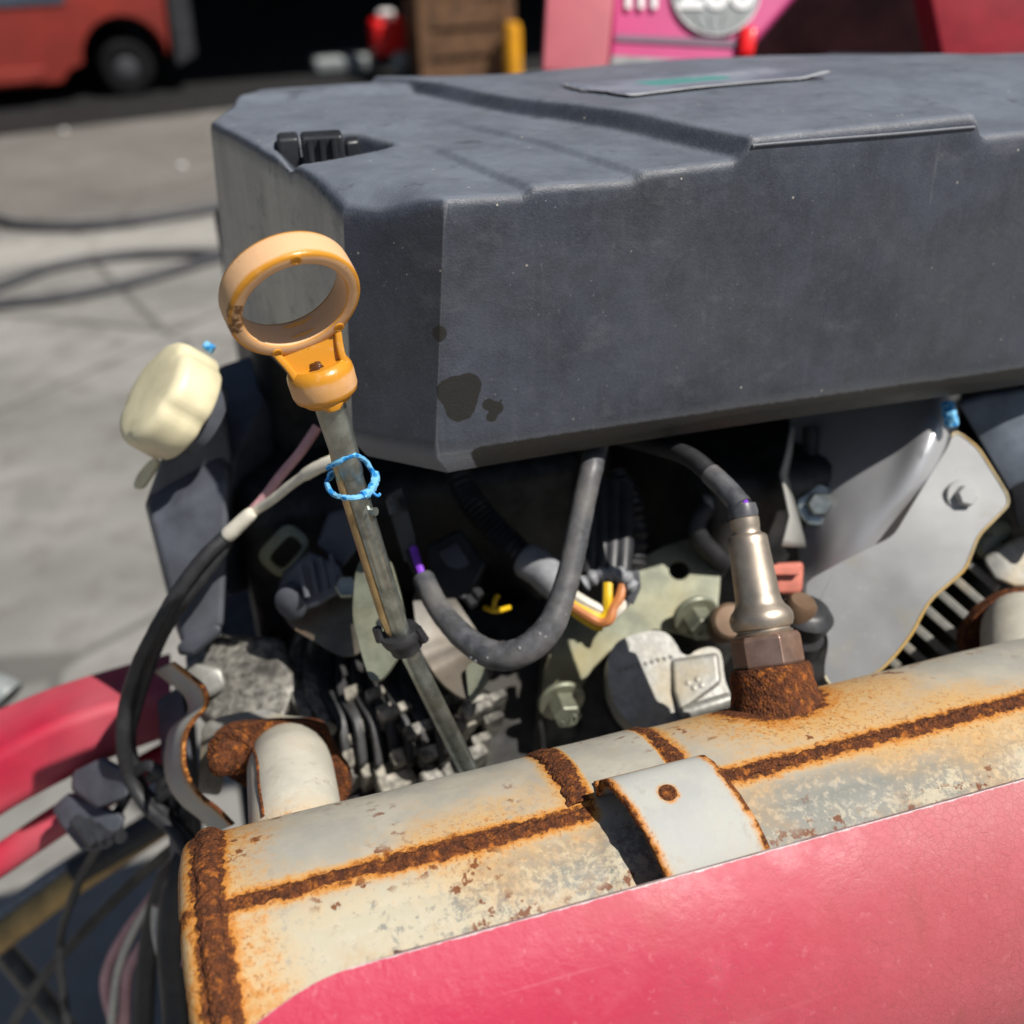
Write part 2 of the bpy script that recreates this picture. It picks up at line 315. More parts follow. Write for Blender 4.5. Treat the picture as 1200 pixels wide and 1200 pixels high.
def m_shield():
    g = G('crazed_pink_red_paint'); x, y, z = g.xyz(); n = g.noise(14, 4, .6); f = g.noise(70, 5, .6)
    fade = g.step(g.mth('ADD', x, g.mth('MULTIPLY', g.mth('SUBTRACT', n, .5), .16)), .02, .22)
    col = g.mix(fade, (.45, .015, .058), (.42, .105, .115)); col = g.mix(g.step(f, .5, .8, 0, .35), col, (.58, .13, .17)); col = g.mix(g.step(g.noise(26, 4), .58, .70, 0, .45), col, (.40, .055, .06))
    cr = g.voro(430, 'DISTANCE_TO_EDGE'); cr2 = g.voro(800, 'DISTANCE_TO_EDGE')
    line = g.mth('MULTIPLY', g.step(cr, .055, .012), g.step(g.mth('ADD', g.mth('MULTIPLY', fade, .8), g.noise(40, 2)), .55, 1.15, .0, 1)); line2 = g.mth('MULTIPLY', g.step(cr2, .06, .015), g.step(g.mth('MULTIPLY', fade, g.noise(60, 2)), .25, .6))
    ln = g.mth('MAXIMUM', line, g.mth('MULTIPLY', line2, .6)); col = g.mix(g.mth('MULTIPLY', ln, .45), col, (.30, .06, .06))
    scr = g.noise(1, 2, .5, vec=g.mapv((12, 500, 380), (.3, .1, .25))); col = g.mix(g.mth('MULTIPLY', g.step(scr, .68, .75), g.step(g.noise(20, 2), .5, .7, 0, .10)), col, (.75, .35, .38))
    sm = g.noise(1, 4, .6, vec=g.mapv((60, 26, 26), (0, 0, .4))); col = g.mix(g.mth('MULTIPLY', g.step(sm, .58, .72), g.step(x, .10, .20, 0, .5)), col, (.30, .07, .06)); ds_ = g.noise(330, 4, .65); col = g.mix(g.step(ds_, .60, .72, 0, .3), col, (.62, .22, .25))
    dt = g.voro(75); col = g.mix(g.mth('MULTIPLY', g.step(dt, .10, .06), g.step(g.noise(30, 1), .56, .62, 0, .8)), col, (.22, .06, .05))
    at = g.attr('rust'); e = g.mth('ADD', at, g.mth('MULTIPLY', g.mth('SUBTRACT', g.noise(300, 5, .65), .5), .5)); col = g.mix(g.step(e, .44, .60), col, (.56, .48, .48)); col = g.mix(g.step(e, .86, .97), col, (.09, .035, .03))
    g.bump(g.mth('SUBTRACT', g.mth('ADD', g.mth('MULTIPLY', g.noise(230, 4, .6), 1.3), g.mth('MULTIPLY', f, .5)), g.mth('MULTIPLY', ln, .15)), .32, .0006)
    return g.set(col, g.step(f, .3, .7, .46, .60), 0, .45)
M['shield'] = m_shield()
def m_orange():
    g = G('dusty_orange_plastic'); d = g.attr('dust'); n = g.noise(300, 5, .6); b = g.noise(60, 4)
    e = g.mth('ADD', d, g.mth('MULTIPLY', g.mth('SUBTRACT', b, .5), .7)); col = g.mix(g.step(e, .3, .75), (.60, .255, .018), (.70, .42, .22))
    col = g.mix(g.step(n, .55, .8, 0, .3), col, (.76, .52, .32)); col = g.mix(g.mth('MULTIPLY', g.step(g.voro(420), .10, .05), g.step(g.noise(120, 1), .52, .6)), col, (.10, .06, .03))
    gr = g.attr('grime'); col = g.mix(g.step(g.mth('ADD', gr, g.mth('MULTIPLY', g.mth('SUBTRACT', g.noise(500, 4), .5), 1.2)), .45, .7, 0, .9), col, (.12, .05, .012))
    g.bump(n, .25, .0005); return g.set(col, g.step(e, .3, .75, .28, .62), 0, .5)
M['orange'] = m_orange()
M['cream'] = plain('cream_cap_plastic', (.70, .635, .42), .5, 0, .12, 60, bump=.1, dirt=(.56, .50, .34), dirtamt=.5)
def m_twine():
    g = G('blue_white_twine'); v = g.voro(420); return g.set(g.mix(g.step(v, .35, .55), (.012, .22, .56), (.16, .45, .70)), .7)
M['twine'] = m_twine()
def m_concrete():
    g = G('stained_concrete'); x, y, z = g.xyz(); n = g.noise(1.1, 6, .6); f = g.noise(9, 6, .65); ff = g.noise(70, 4)
    col = g.mix(g.step(n, .3, .7), (.17, .166, .155), (.30, .29, .268)); col = g.mix(g.step(f, .45, .75, 0, .8), col, (.135, .125, .11)); col = g.mix(g.step(ff, .6, .8, 0, .3), col, (.48, .46, .42))
    mt = g.noise(3.4, 6, .7); col = g.mix(g.step(mt, .50, .68, 0, .6), col, (.14, .135, .125)); ck = g.voro(.9, 'DISTANCE_TO_EDGE'); col = g.mix(g.step(ck, .012, .004, 0, .7), col, (.07, .066, .06))
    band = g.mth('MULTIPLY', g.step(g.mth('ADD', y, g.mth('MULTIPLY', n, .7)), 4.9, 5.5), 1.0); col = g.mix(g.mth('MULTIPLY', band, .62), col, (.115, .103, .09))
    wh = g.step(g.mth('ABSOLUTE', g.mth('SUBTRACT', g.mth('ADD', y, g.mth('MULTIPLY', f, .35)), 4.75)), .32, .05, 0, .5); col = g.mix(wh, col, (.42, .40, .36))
    g.bump(g.mth('ADD', f, ff), .3, .004); return g.set(col, .85)
M['concrete'] = m_concrete()
def m_label():
    g = G('torn_label_paper'); t = g.attr('torn'); n = g.noise(120, 4)
    col = g.mix(g.step(g.noise(45, 3), .35, .65), (.13, .15, .19), (.22, .25, .30)); tl = g.attr('teal'); col = g.mix(g.step(g.mth('ADD', tl, g.mth('SUBTRACT', n, .5)), .4, .7), col, (.08, .27, .25))
    col = g.mix(g.step(g.mth('ADD', g.mth('MULTIPLY', t, 1.2), g.mth('SUBTRACT', n, .5)), .62, .76), col, (.40, .41, .42)); return g.set(col, .45)
M['label'] = m_label()

# ------------------------------------------------------------------ ground and far setting
def sheet(name, pts, z, mat): return struct(MB().add([(x, y, z) for x, y in pts], [tuple(range(len(pts)))]).build(name, mat))
sheet('ground', [(-120, -60), (120, -60), (120, 160), (-120, 160)], 0, M['concrete'])
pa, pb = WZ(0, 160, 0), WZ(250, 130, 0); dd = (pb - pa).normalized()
sheet('dark_apron', [(pa - dd * 30).xy, (pa + dd * 40).xy, ((pa + dd * 40).x, 60), ((pa - dd * 30).x, 60)], .004, M['surface'])  # near-black sheet laid over the far ground

# open shed behind
shed = thing('workshop_shed', 'dark open-fronted workshop shed behind the machines', 'shed', (0, 12, 0))
for k, (c, s_, nm) in enumerate((((1, 17, 2.2), (34, .2, 4.4), 'wall'), ((-15.9, 12.2, 2.2), (.2, 9.4, 4.4), 'wall'), ((17.9, 12.2, 2.2), (.2, 9.4, 4.4), 'wall'), ((1, 11.9, 4.5), (35, 11, .15), 'roof'))):
    MB().box(c, s_).build(nm, M['shed'], shed)
for x in (-9, -3.2, 4.4, 10):
    MB().box((x, 7.9, 2.2), (.16, .16, 4.38)).build('post', M['shed'], shed)

# hoses on the ground
def ghose(label, px, r=.021):
    o = MB().tube(spline([WZ(a, b, r) for a, b in px], 8), r, 10).build('ground_hose', M['hose']); tag(o, label, 'hose', 'hoses lying on the concrete')
ghose('grey hose lying along the edge of the dark stained concrete, farthest from the machine', [(-60, 235), (0, 258), (40, 265), (110, 264), (180, 256), (255, 243), (330, 232)])
ghose('upper of two thin hoses that meet beside the black engine cover', [(-40, 348), (0, 335), (60, 314), (130, 301), (200, 297), (262, 297), (300, 295)], .018)
ghose('lower of two thin hoses that meet beside the black engine cover', [(-40, 360), (0, 356), (60, 350), (130, 337), (200, 318), (262, 300), (310, 290)], .018)
for (a, b, l) in ((75, 152, 'pale scrap lying at the edge of the dark apron'), (213, 193, 'pale scrap lying on the stained concrete beside the engine cover')):
    p = WZ(a, b, .02); o = MB().lathe((p.x, p.y, .004), (0, 0, 1), [(.012, 0), (.019, .008), (.016, .017), (.007, .022)], 9, lob=lambda t, i: 1 + .25 * sin(3 * t + i)).build('paper_scrap', M['litter']); tag(o, l, 'litter', 'pale scraps on the ground')

# orange red forklift, far left
base = WZ(155, 113, 0); D = 7.55
fk = thing('forklift', 'orange-red forklift parked on dark asphalt at top left', 'forklift', (base.x, base.y, 0))
def fl(px, py, d=D): return W(px, py, d)
ex = Vector((1, .10, 0)).normalized(); ey = Vector((-ex.y, ex.x, 0)); ez = Vector((0, 0, 1)); RF = Matrix((ex, ey, ez)).transposed()
B = lambda x, y, z: base + ex * x + ey * y + ez * z
def fprism(name, prof, y0, y1, mat, par=fk, bev=.02):
    n = len(prof); vs = [B(x, y0, z) for x, z in prof] + [B(x, y1, z) for x, z in prof]
    return MB().add(vs, [tuple(range(n)), tuple(range(n, 2 * n))[::-1]] + [(i, (i + 1) % n, (i + 1) % n + n, i + n) for i in range(n)]).build(name, mat, par, bevel=bev)
arch = [(.27 * cos(a), .23 + .27 * sin(a)) for a in [pi * (1 - k / 10) for k in range(11)]]
fprism('body', [(-1.9, .13), (-.42, .13), (-.36, .2)] + arch + [(.29, .30), (.31, .62), (.20, .86), (-.1, .93), (-1.9, .93)], -.08, 1.0, M['forklift'])
fprism('counterweight', [(.315, .16), (.46, .22), (.47, .60), (.36, .84), (.225, .88), (.325, .62)], -.06, 1.0, M['black'])
fprism('step_board', [(-1.9, .16), (-.55, .16), (-.50, .24), (-1.9, .26)], -.16, -.085, M['forklift'], bev=.01)
cw = fprism('cab', [(-1.6, .935), (-.12, .935), (-.22, 1.9), (-1.3, 1.95)], 0.0, .95, M['forklift'])
for a, b in ((-.95, -.3), (-1.5, -1.05)):
    fprism('window', [(a, .60), (b, .60), (b - .02, 1.6), (a + .03, 1.6)], -.093, -.083, M['glass'], fk, .004)
for s_ in (0, 1):
    for xw in (0, -1.35):
        wl = thing('w', '', '', (0, 0, 0)) if False else None
        c = B(xw, .06 + s_ * .78, .18)
        ty = MB().lathe(c - ey * .09, ey, [(.10, .0), (.15, -.005), (.175, .02), (.18, .05), (.18, .13), (.175, .16), (.15, .185), (.10, .18)], 28).build('wheel', M['tyre'], fk)
        rim = MB().lathe(c - ey * .088, ey, [(.03, -.012), (.06, -.01), (.085, .006), (.10, .0)], 20).build('rim', M['shed'], ty)
fprism('vent_panel', [(-1.72, .50), (-1.12, .50), (-1.12, .72), (-1.72, .72)], -.1, -.082, M['black'], fk, .004)

# small things in the shed mouth
def atg(px, py): p = WZ(px, py, .004); return p
p = atg(458, 92)
re = thing('red_pump', 'small red and silver pump standing in the shed mouth', 'pump', p)
MB().box(p + Vector((0, 0, .27)), (.24, .2, .24)).build('tank', M['dark_red_light'], re, bevel=.05, seg=3)
MB().lathe(p + Vector((0, 0, .39)), (0, 0, 1), [(.05, 0), (.06, .03), (.04, .05)], 14).build('cap', M['litter'], re)
MB().lathe(p + Vector((.05, -.13, .12)), (0, -1, 0), [(.07, 0), (.075, .05), (.03, .08)], 16).build('pump_body', M['bright_zinc'], re)
for sx in (-.11, .11): MB().box(p + Vector((sx, 0, .07)), (.04, .2, .14)).build('foot', M['black'], re)
p = atg(538, 100)
cr = thing('wooden_crate', 'brown slatted wooden crate in the shed behind the cover', 'crate', p)
for i in range(4): MB().box(p + Vector((0, -.26, .12 + .17 * i)), (.50, .025, .14)).build('slat', M['wood'], cr)
for sx in (-.28, .28): MB().box(p + Vector((sx, -.26, .36)), (.07, .05, .72)).build('corner_post', M['wood'], cr)
MB().box(p + Vector((0, .1, .34)), (.52, .5, .64)).build('box', M['wood'], cr)
p = atg(602, 106)
yp = thing('yellow_bollard', 'short yellow post beside the wooden crate', 'bollard', p)
MB().lathe(p, (0, 0, 1), [(.055, 0), (.055, .36), (.045, .40), (.0, .41)], 16).build('post', M['yellow_post'], yp)
MB().lathe(p, (0, 0, 1), [(.09, 0), (.09, .012), (.06, .014)], 16).build('base_plate', M['black'], yp)
p = atg(400, 84)
o = MB().box(p + Vector((0, 0, .06)), (.42, .25, .12)).build('lit_ground_slab', M['decal_grey'], sub=0, bevel=.04, seg=3); tag(o, 'pale heap standing in for sunlit ground left of the red pump', 'slab')  # pale slab takes the place of a patch of sunlit floor
p = atg(490, 90)
o = MB().lathe(p, (0, 0, 1), [(.045, 0), (.045, 1.1), (.03, 1.15), (0, 1.16)], 12).build('steel_pole', M['tape']); tag(o, 'grey upright pole between the red pump and the crate', 'pole')

# pink machine behind the cover (right)
mch = thing('pink_machine', 'pink and magenta machine body with round grey badge behind the cover', 'machine', W(800, 90, .84))
def card(name, px, d, thick, mat, par=mch, bev=.004): return MB().plate([W(a, b, (d if not callable(d) else d(a, b))) for a, b in px], thick=thick).build(name, mat, par, bevel=bev)
card('post_panel', [(644, -90), (728, -90), (712, 88), (634, 86)], .80, .04, M['salmon'])
card('side_panel', [(722, -90), (1010, -90), (935, -8), (872, 64), (866, 88), (712, 88)], .84, .02, M['magenta'])
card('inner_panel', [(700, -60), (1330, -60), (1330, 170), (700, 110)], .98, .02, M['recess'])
card('stripe', [(722, 40), (884, 48), (880, 56), (721, 48)], .8385, .001, M['decal_dark'], bev=0)
card('lower_trim', [(716, 64), (815, 70), (815, 90), (712, 90)], .8345, .004, M['decal_grey'])
n_, R_ = 40, 51
bd = card('badge', [(839 + R_ * cos(2 * pi * k / n_), -10 + R_ * sin(2 * pi * k / n_)) for k in range(n_)], .8375, .001, M['decal_grey'], bev=0)
bdr = MB().tube([W(839 + R_ * cos(2 * pi * k / n_), -10 + R_ * sin(2 * pi * k / n_), .8368) for k in range(n_ + 1)], .0007, 6).build('badge_ring', M['decal_white'], bd)
for kx in (-30, -10, 12, 32):
    MB().tube([W(839 + kx * cos(t), -10 + R_ * sin(t), .8368) for t in [pi / 2 - k * .1 for k in range(11)]], .0004, 6).build('meridian', M['tape'], bd)
def text(name, body, px, py, d, h_px, mat, par, depth=.0006, right=None, bold=.03, wscale=1.0):
    cu = bpy.data.curves.new(name, 'FONT'); cu.body = body; cu.size = 1; cu.extrude = .004; cu.offset = bold; cu.align_x = 'LEFT'
    t = bpy.data.objects.new(name, cu); COL.objects.link(t); bpy.context.view_layer.update()
    me = bpy.data.meshes.new_from_object(t.evaluated_get(bpy.context.evaluated_depsgraph_get())); bpy.data.objects.remove(t)
    s_ = h_px / FPX * d / .69; rx = camvec((1, 0, 0)); uy = camvec((0, -1, 0)); nz = rx.cross(uy)
    for v in me.vertices: v.co = W(px, py, d) + rx * v.co.x * s_ * wscale + uy * v.co.y * s_ + nz * v.co.z * s_
    me.materials.append(mat); o = bpy.data.objects.new(name, me); COL.objects.link(o); o.parent = par; o.matrix_parent_inverse = PINV.get(par.name, Matrix.Identity(4)); return o
text('numerals', '200', 794, 8, .8362, 42, M['decal_white'], bd, bold=.04)
text('lettering', 'm', 731, 8, .8366, 60, M['decal_white'], mch, bold=.02, wscale=.62)
o = card('red_lamp', [(868, 30), (890, 28), (884, 66), (866, 66)], .832, .02, M['dark_red_light'])
pk = thing('shaded_red_hood', 'red hood panel at the top right edge, shade painted in', 'machine panel', W(1150, 100, .80))
card('hood_panel', [(1078, -60), (1400, -60), (1400, 118), (1192, 106), (1108, 92)], .80, .03, M['hood'], pk, .006)
card('hood_lip', [(1108, 94), (1190, 92), (1400, 110), (1400, 140), (1130, 120)], .76, .03, M['black'], pk)
sp = thing('seat_pad', 'dark blue-grey padded block behind the engine cover', 'pad', W(1000, 70, .66))
MB().hull(WP((965, 62, .64), (1075, 64, .64), (1100, 84, .62), (975, 84, .62), (965, 62, .76), (1075, 64, .76), (1120, 130, .62), (980, 130, .62))).build('cushion', M['pad'], sp, bevel=.004)

# ------------------------------------------------------------------ engine block and carrier
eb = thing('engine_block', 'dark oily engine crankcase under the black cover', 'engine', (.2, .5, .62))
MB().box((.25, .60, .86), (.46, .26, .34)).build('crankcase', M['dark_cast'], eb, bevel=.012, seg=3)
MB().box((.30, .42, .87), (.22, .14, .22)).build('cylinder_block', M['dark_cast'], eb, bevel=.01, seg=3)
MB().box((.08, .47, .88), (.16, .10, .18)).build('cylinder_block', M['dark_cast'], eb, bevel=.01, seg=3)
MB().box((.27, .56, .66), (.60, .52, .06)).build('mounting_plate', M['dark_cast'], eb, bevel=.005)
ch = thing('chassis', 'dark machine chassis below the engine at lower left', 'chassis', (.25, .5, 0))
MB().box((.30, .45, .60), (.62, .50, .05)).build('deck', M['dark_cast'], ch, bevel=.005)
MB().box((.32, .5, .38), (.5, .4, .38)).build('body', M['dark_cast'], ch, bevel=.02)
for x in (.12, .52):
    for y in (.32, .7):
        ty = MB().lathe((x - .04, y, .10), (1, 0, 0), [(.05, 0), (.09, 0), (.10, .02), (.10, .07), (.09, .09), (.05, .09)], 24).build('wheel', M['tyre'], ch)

# ------------------------------------------------------------------ engine cover
ec = thing('engine_cover', 'large faded black plastic engine cover with oil blots on its front', 'engine cover', (.2, .42, 1.02))
ZT = 1.1180
top = [(.0752, .3182), (.47, .3182), (.47, .40), (.3245, .3736 + .055), (.3190, .5062), (.29, .528), (.1859, .5488), (.1158, .564), (.0448, .5603), (.0179, .4811), (.0485, .345)]
top[3] = (.44, .45); top[4] = (.3178, .5062)
bot = [(.0669, .3190), (.475, .3190), (.475, .41), (.44, .45), (.3178, .508), (.29, .53), (.186, .55), (.116, .566), (.040, .563), (.0130, .495), (.0430, .3420)]
def seg_sd(p, a, b):
    a = Vector(a); b = Vector(b); d = (b - a).normalized(); q = Vector(p) - a; return d.x * q.y - d.y * q.x   # left positive
L1 = (WZ(625, 220, 1.119).xy, WZ(490, 165, 1.119).xy); L2 = (WZ(760, 207, 1.119).xy, WZ(545, 145, 1.119).xy); L3 = (WZ(876, 184, 1.121).xy, WZ(522, 103, 1.121).xy)
def ftop(x, y):
    p = (x, y); z = ZT
    z += .0021 * ss(-.0024, .0024, -seg_sd(p, *L1)) * (1 - ss(.36, .42, y)) - .0010 * ss(.075, .103, x) * (1 - ss(.34, .42, y))
    z += .0020 * ss(-.0024, .0024, -seg_sd(p, *L2)) * (1 - ss(.40, .46, y)) - .0009 * ss(.103, .139, x) * (1 - ss(.36, .46, y))
    ramp = ss(-.0036, .0036, -seg_sd(p, *L3)); yb = .520 - .10 * ss(.06, .0, x); back = ss(.512, .528, y + (.12 - x) * .02)
    z += .0066 * max(ramp, back * .6)
    # drop at the right end, chamfered front left corner, latch pocket
    z -= .0075 * ss(.2585, .2635, x + (y - .318) * .2) * (1 - ss(.33, .42, y))
    z -= ss(.372, .335, y + (x - .0485) * .9) * .0075 * ss(.0760, .058, x)
    z -= .006 * ss(.50, .57, y) * (1 - ss(.1, .3, x))
    q = Vector((x - .0515, y - .409)); q = Vector((q.x * .93 + q.y * .36, -q.x * .36 + q.y * .93))
    d = max(abs(q.x) / .028, abs(q.y) / .026); z -= .009 * ss(1.12, .86, (abs(q.x / .0225) ** 4 + abs(q.y / .019) ** 4) ** .25) * (.06 + .94 * ss(.036, .046, x))
    z -= .0052 * ss(.37, .53, y) * ss(.08, .17, x)
    z += .0005 * noise.noise(Vector((x * 30, y * 30, 0)))
    return z
bm = bmesh.new(); st = .0013; x0, x1, y0, y1 = .014, .472, .316, .570
nx, ny = int((x1 - x0) / st), int((y1 - y0) / st)
bmesh.ops.create_grid(bm, x_segments=nx, y_segments=ny, size=.5)
for v in bm.verts: v.co = Vector((x0 + (v.co.x + .5) * (x1 - x0), y0 + (v.co.y + .5) * (y1 - y0), 0))
N = len(top)
for i in range(N):
    a, b = Vector((*top[i], 0)), Vector((*top[(i + 1) % N], 0)); d = (b - a).normalized(); nrm = Vector((d.y, -d.x, 0))
    bmesh.ops.bisect_plane(bm, geom=bm.verts[:] + bm.edges[:] + bm.faces[:], plane_co=a, plane_no=nrm, clear_outer=True, dist=1e-6)
RB = .0032
for i in (0, 7, 8, 9, 10):
    for off in (.0005, .0013, .0032):
        a, b = Vector((*top[i], 0)), Vector((*top[(i + 1) % N], 0)); d = (b - a).normalized(); nrm = Vector((d.y, -d.x, 0))
        bmesh.ops.bisect_plane(bm, geom=bm.verts[:] + bm.edges[:] + bm.faces[:], plane_co=a - nrm * off, plane_no=nrm, dist=1e-6)
for LL, offs in ((L1, (-.0024, -.0009, .0009, .0024)), (L2, (-.0024, -.0009, .0009, .0024)), (L3, (-.0036, -.0018, .0018, .0036))):
    a, b = Vector((*LL[0], 0)), Vector((*LL[1], 0)); d = (b - a).normalized(); nrm = Vector((d.y, -d.x, 0))
    for off in offs: bmesh.ops.bisect_plane(bm, geom=bm.verts[:] + bm.edges[:] + bm.faces[:], plane_co=a - nrm * off, plane_no=nrm, dist=1e-6)
bmesh.ops.remove_doubles(bm, verts=bm.verts, dist=1.5e-4)
bound = [e for e in bm.edges if e.is_boundary]
def bdist(p):
    return min(seg_sd(p, top[i], top[(i + 1) % N]) for i in range(N))
bl = bm.verts.layers.float.new('bleach'); lp = bm.verts.layers.float.new('lip')
for v in bm.verts:
    d = max(0, bdist(v.co.xy)); z = ftop(v.co.x, v.co.y)
    if d < RB: z -= RB - sqrt(max(0, RB * RB - (RB - d) ** 2))
    v.co.z = z
def botpt(p):
    best = None
    for i in range(N):
        a, b = Vector(top[i]), Vector(top[(i + 1) % N]); q = p - a; L = (b - a).length; t = max(0, min(1, q.dot((b - a) / L) / L)); dd_ = (a + (b - a) * t - p).length
        if best is None or dd_ < best[0]: best = (dd_, i, t)
    _, i, t = best; a, b = Vector(bot[i]), Vector(bot[(i + 1) % N]); q = a + (b - a) * t
    return q, i
ctr = Vector((.22, .43)); es = bound; prev = None
rows_t = [.06, .2, .4, .6, .8, .90, .985, 1.0]
zb_f = lambda x: 1.0250 - .0055 * ss(.06, .32, x)
info = {}
for v in {v for e in bound for v in e.verts}:
    q, i = botpt(v.co.xy); info[v] = (v.co.copy(), q, i)
cur = {v: v for v in info}
for r, t in enumerate(rows_t):
    new = {}
    for v0, (c, q, i) in info.items():
        zb = zb_f(q.x); inset = 0
        if r == len(rows_t) - 1: zz = zb; inset = .0055
        elif r == len(rows_t) - 2: zz = zb + .0075; inset = .0004
        else: zz = c.z + (zb - c.z) * t * .93
        xy = c.xy.lerp(q, min(1, t)); xy = xy + (ctr - xy).normalized() * inset
        nv = bm.verts.new((xy.x, xy.y, zz)); nv[bl] = 1.0 if i in (8, 9) else 0.0; nv[lp] = (1.0 if r == len(rows_t) - 1 else .70 if r == len(rows_t) - 2 else 0) * (ss(.073, .082, q.x) if i == 0 else 0); new[v0] = nv
    for e in bound:
        a, b = e.verts; bm.faces.new((cur[a], cur[b], new[b], new[a]))
    cur = new
for v in info: v[bl] = .6 if info[v][2] in (8, 9) else 0
new = {v: bm.verts.new((cur[v].co.x + (ctr.x - cur[v].co.x) * .03, cur[v].co.y + (ctr.y - cur[v].co.y) * .05, cur[v].co.z + .02)) for v in info}
for e in bound:
    a, b = e.verts; bm.faces.new((cur[a], cur[b], new[b], new[a]))
bmesh.ops.recalc_face_normals(bm, faces=bm.faces)
for f in bm.faces: f.smooth = True
for e in bm.edges:
    if len(e.link_faces) == 2 and e.calc_face_angle(0) > radians(50): e.smooth = False
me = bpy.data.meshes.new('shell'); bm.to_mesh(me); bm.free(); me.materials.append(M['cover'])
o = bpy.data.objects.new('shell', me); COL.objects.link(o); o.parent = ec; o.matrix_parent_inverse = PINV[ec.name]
MB().box((.25, .44, 1.045), (.36, .19, .02)).build('underside', M['black'], ec)
# lip along the raised front edge
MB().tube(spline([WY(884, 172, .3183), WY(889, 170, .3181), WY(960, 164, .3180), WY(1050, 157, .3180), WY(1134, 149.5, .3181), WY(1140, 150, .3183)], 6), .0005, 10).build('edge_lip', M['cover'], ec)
# latch
def lblock(name, a, b, ya, yb, z1, dep, par, mat='black'):
    p, q = WZ(a, ya, z1), WZ(b, yb, z1); bk = Vector((.10, .995, 0)) * dep
    return MB().hull([v + Vector((0, 0, h)) for v in (p, q, p + bk, q + bk) for h in (0, 1.1045 - z1)]).build(name, M[mat], par, bevel=.0015, seg=3)
lat = lblock('latch', 352, 402, 161, 158, 1.1215, .012, ec)
lblock('latch_cheek', 324, 350, 163, 161, 1.1212, .013, lat); lblock('latch_cheek', 404, 422, 166, 164, 1.1185, .009, lat)
for k in range(3): MB().tube([WZ(362 + 14 * k, 161 - k, 1.1215) + Vector((0, -.0004, -.0008)), WZ(362 + 14 * k, 161 - k, 1.1215) + Vector((0, -.0004, -.012))], .0012, 8).build('grip_rib', M['black'], lat)
lblock('hinge_bar', 322, 347, 190, 188, 1.1100, .007, lat, 'loom')
# torn label on the cover
def labelpt(u, v):
    a = Vector(WZ(655, 92, 1.1245).xy).lerp(Vector(WZ(735, 118, 1.1245).xy), v); b = Vector(WZ(895, 74, 1.1245).xy).lerp(Vector(WZ(972, 93, 1.1245).xy), v); p = a.lerp(b, u)
    jag = .004 * ss(.3, .5, abs(u - .5)) * noise.noise(Vector((u * 9, v * 9, 3))); z = ftop(p.x, p.y) + .0011 + .0014 * ss(.85, 1, u) * ss(.3, 1, v) + .0002 * noise.noise(Vector((u * 5, v * 4, 1)))
    return Vector((p.x + jag, p.y + jag, z))
rows = []; torn = []; teal = []
for i in range(25):
    v = i / 24; row = []
    for j in range(41):
        u = j / 40; row.append(labelpt(u, v)); torn.append(max(ss(.88, 1, v), .75 * ss(.1, .0, abs(v - .2 - .15 * u)) * ss(.4, .6, u), ss(.04, 0, u) * .8)); teal.append(ss(.3, .1, abs(u - .47)) * ss(.3, .1, abs(v - .42)))
    rows.append(row)
MB().grid(rows, torn=torn, teal=teal).build('label_sticker', M['label'], ec, solid=.00018)['label'] = 'torn dark blue paper label with a teal patch'

# ------------------------------------------------------------------ muffler
AY, AZ, MR = .2198, .9108, .055
def mu(x, th, r): a = radians(th); return Vector((x, AY - cos(a) * r, AZ + sin(a) * r))
def hitc(px, py, r):
    d = ray(px, py); a = d.y ** 2 + d.z ** 2; oy, oz = -AY, CAM.z - AZ; b = 2 * (oy * d.y + oz * d.z); c = oy * oy + oz * oz - r * r
    D_ = max(0, b * b - 4 * a * c); t = (-b - sqrt(D_)) / (2 * a); p = CAM + d * t; return p.x, math.degrees(atan2(p.z - AZ, -(p.y - AY)))
mf = thing('muffler', 'rust-streaked aluminised steel muffler lying across the front', 'muffler', (.15, AY, AZ - MR))
SEAM = 84.6; XE, XW = -.0338, -.0250; XB0, XB1 = .0825, .1135
xs = []; x = XE
while x < .40: xs.append(x); x += .0014
ths = [(-180 + 360 * k / 220) for k in range(220)]
rows = []; ru = []; stn = []; crm = []; spt = []
for x in xs:
    row = []
    for th in ths:
        r = MR
        if x < XE + .006: r -= .006 - sqrt(max(0, .006 ** 2 - (XE + .006 - x) ** 2))
        ds = (th - SEAM) * pi / 180 * MR
        r -= .0004 * ss(.003, 0, abs(ds + .0125)) * ss(-.0, .03, x)          # pressed crease below the seam
        r += .0009 * ss(XB0 - .002, XB0 + .002, x) * ss(XB1 + .002, XB1 - .002, x)
        r += .00035 * noise.noise(Vector((x * 40, th * .04, 0)))
        row.append(mu(x, th, r))
        inb = ss(XB0, XB0 + .004, x) * ss(XB1, XB1 - .004, x)
        a = max((.60 * ss(.0055, .0012, abs(ds + .0004 * noise.noise(Vector((x * 150, 0, 9))))) + .20 * ss(.022, .003, abs(ds))) * (1 - .9 * inb), .66 * ss(.0075, .002, abs(x - XW)) + .32 * ss(.034, .004, x - XW), .62 * ss(.0095, .003, abs(x - XB0)) * (x < XB0 + .003) * ss(84, 90, th), .62 * ss(.0095, .003, abs(x - XB1)) * (x > XB1 - .003) * ss(84, 90, th), .58 * ss(.003, .0, x - XE))
        p = row[-1]; db = (p - W(905, 825, .368)).length; a = max(a, .64 * ss(.026, .011, db) + .28 * ss(.06, .02, db))
        ru.append(a); stn.append(ss(-.003, -.009, ds)); crm.append(1.3 * ss(.06, -.01, x) - .5 * ss(.04, .09, x) * ss(-.02, -.012, ds) - .7 * ss(.10, .14, x) * ss(.20, .16, x) + ss(.17, .22, x) * .6); spt.append(ss(-.014, -.030, ds) * (.5 + .5 * ss(.0, .05, x)))
    rows.append(row)
MB().grid(rows, closed_v=True, rust=ru, stain=stn, cream=crm, spots=spt).build('body', M['muffler'], mf, angle=60)
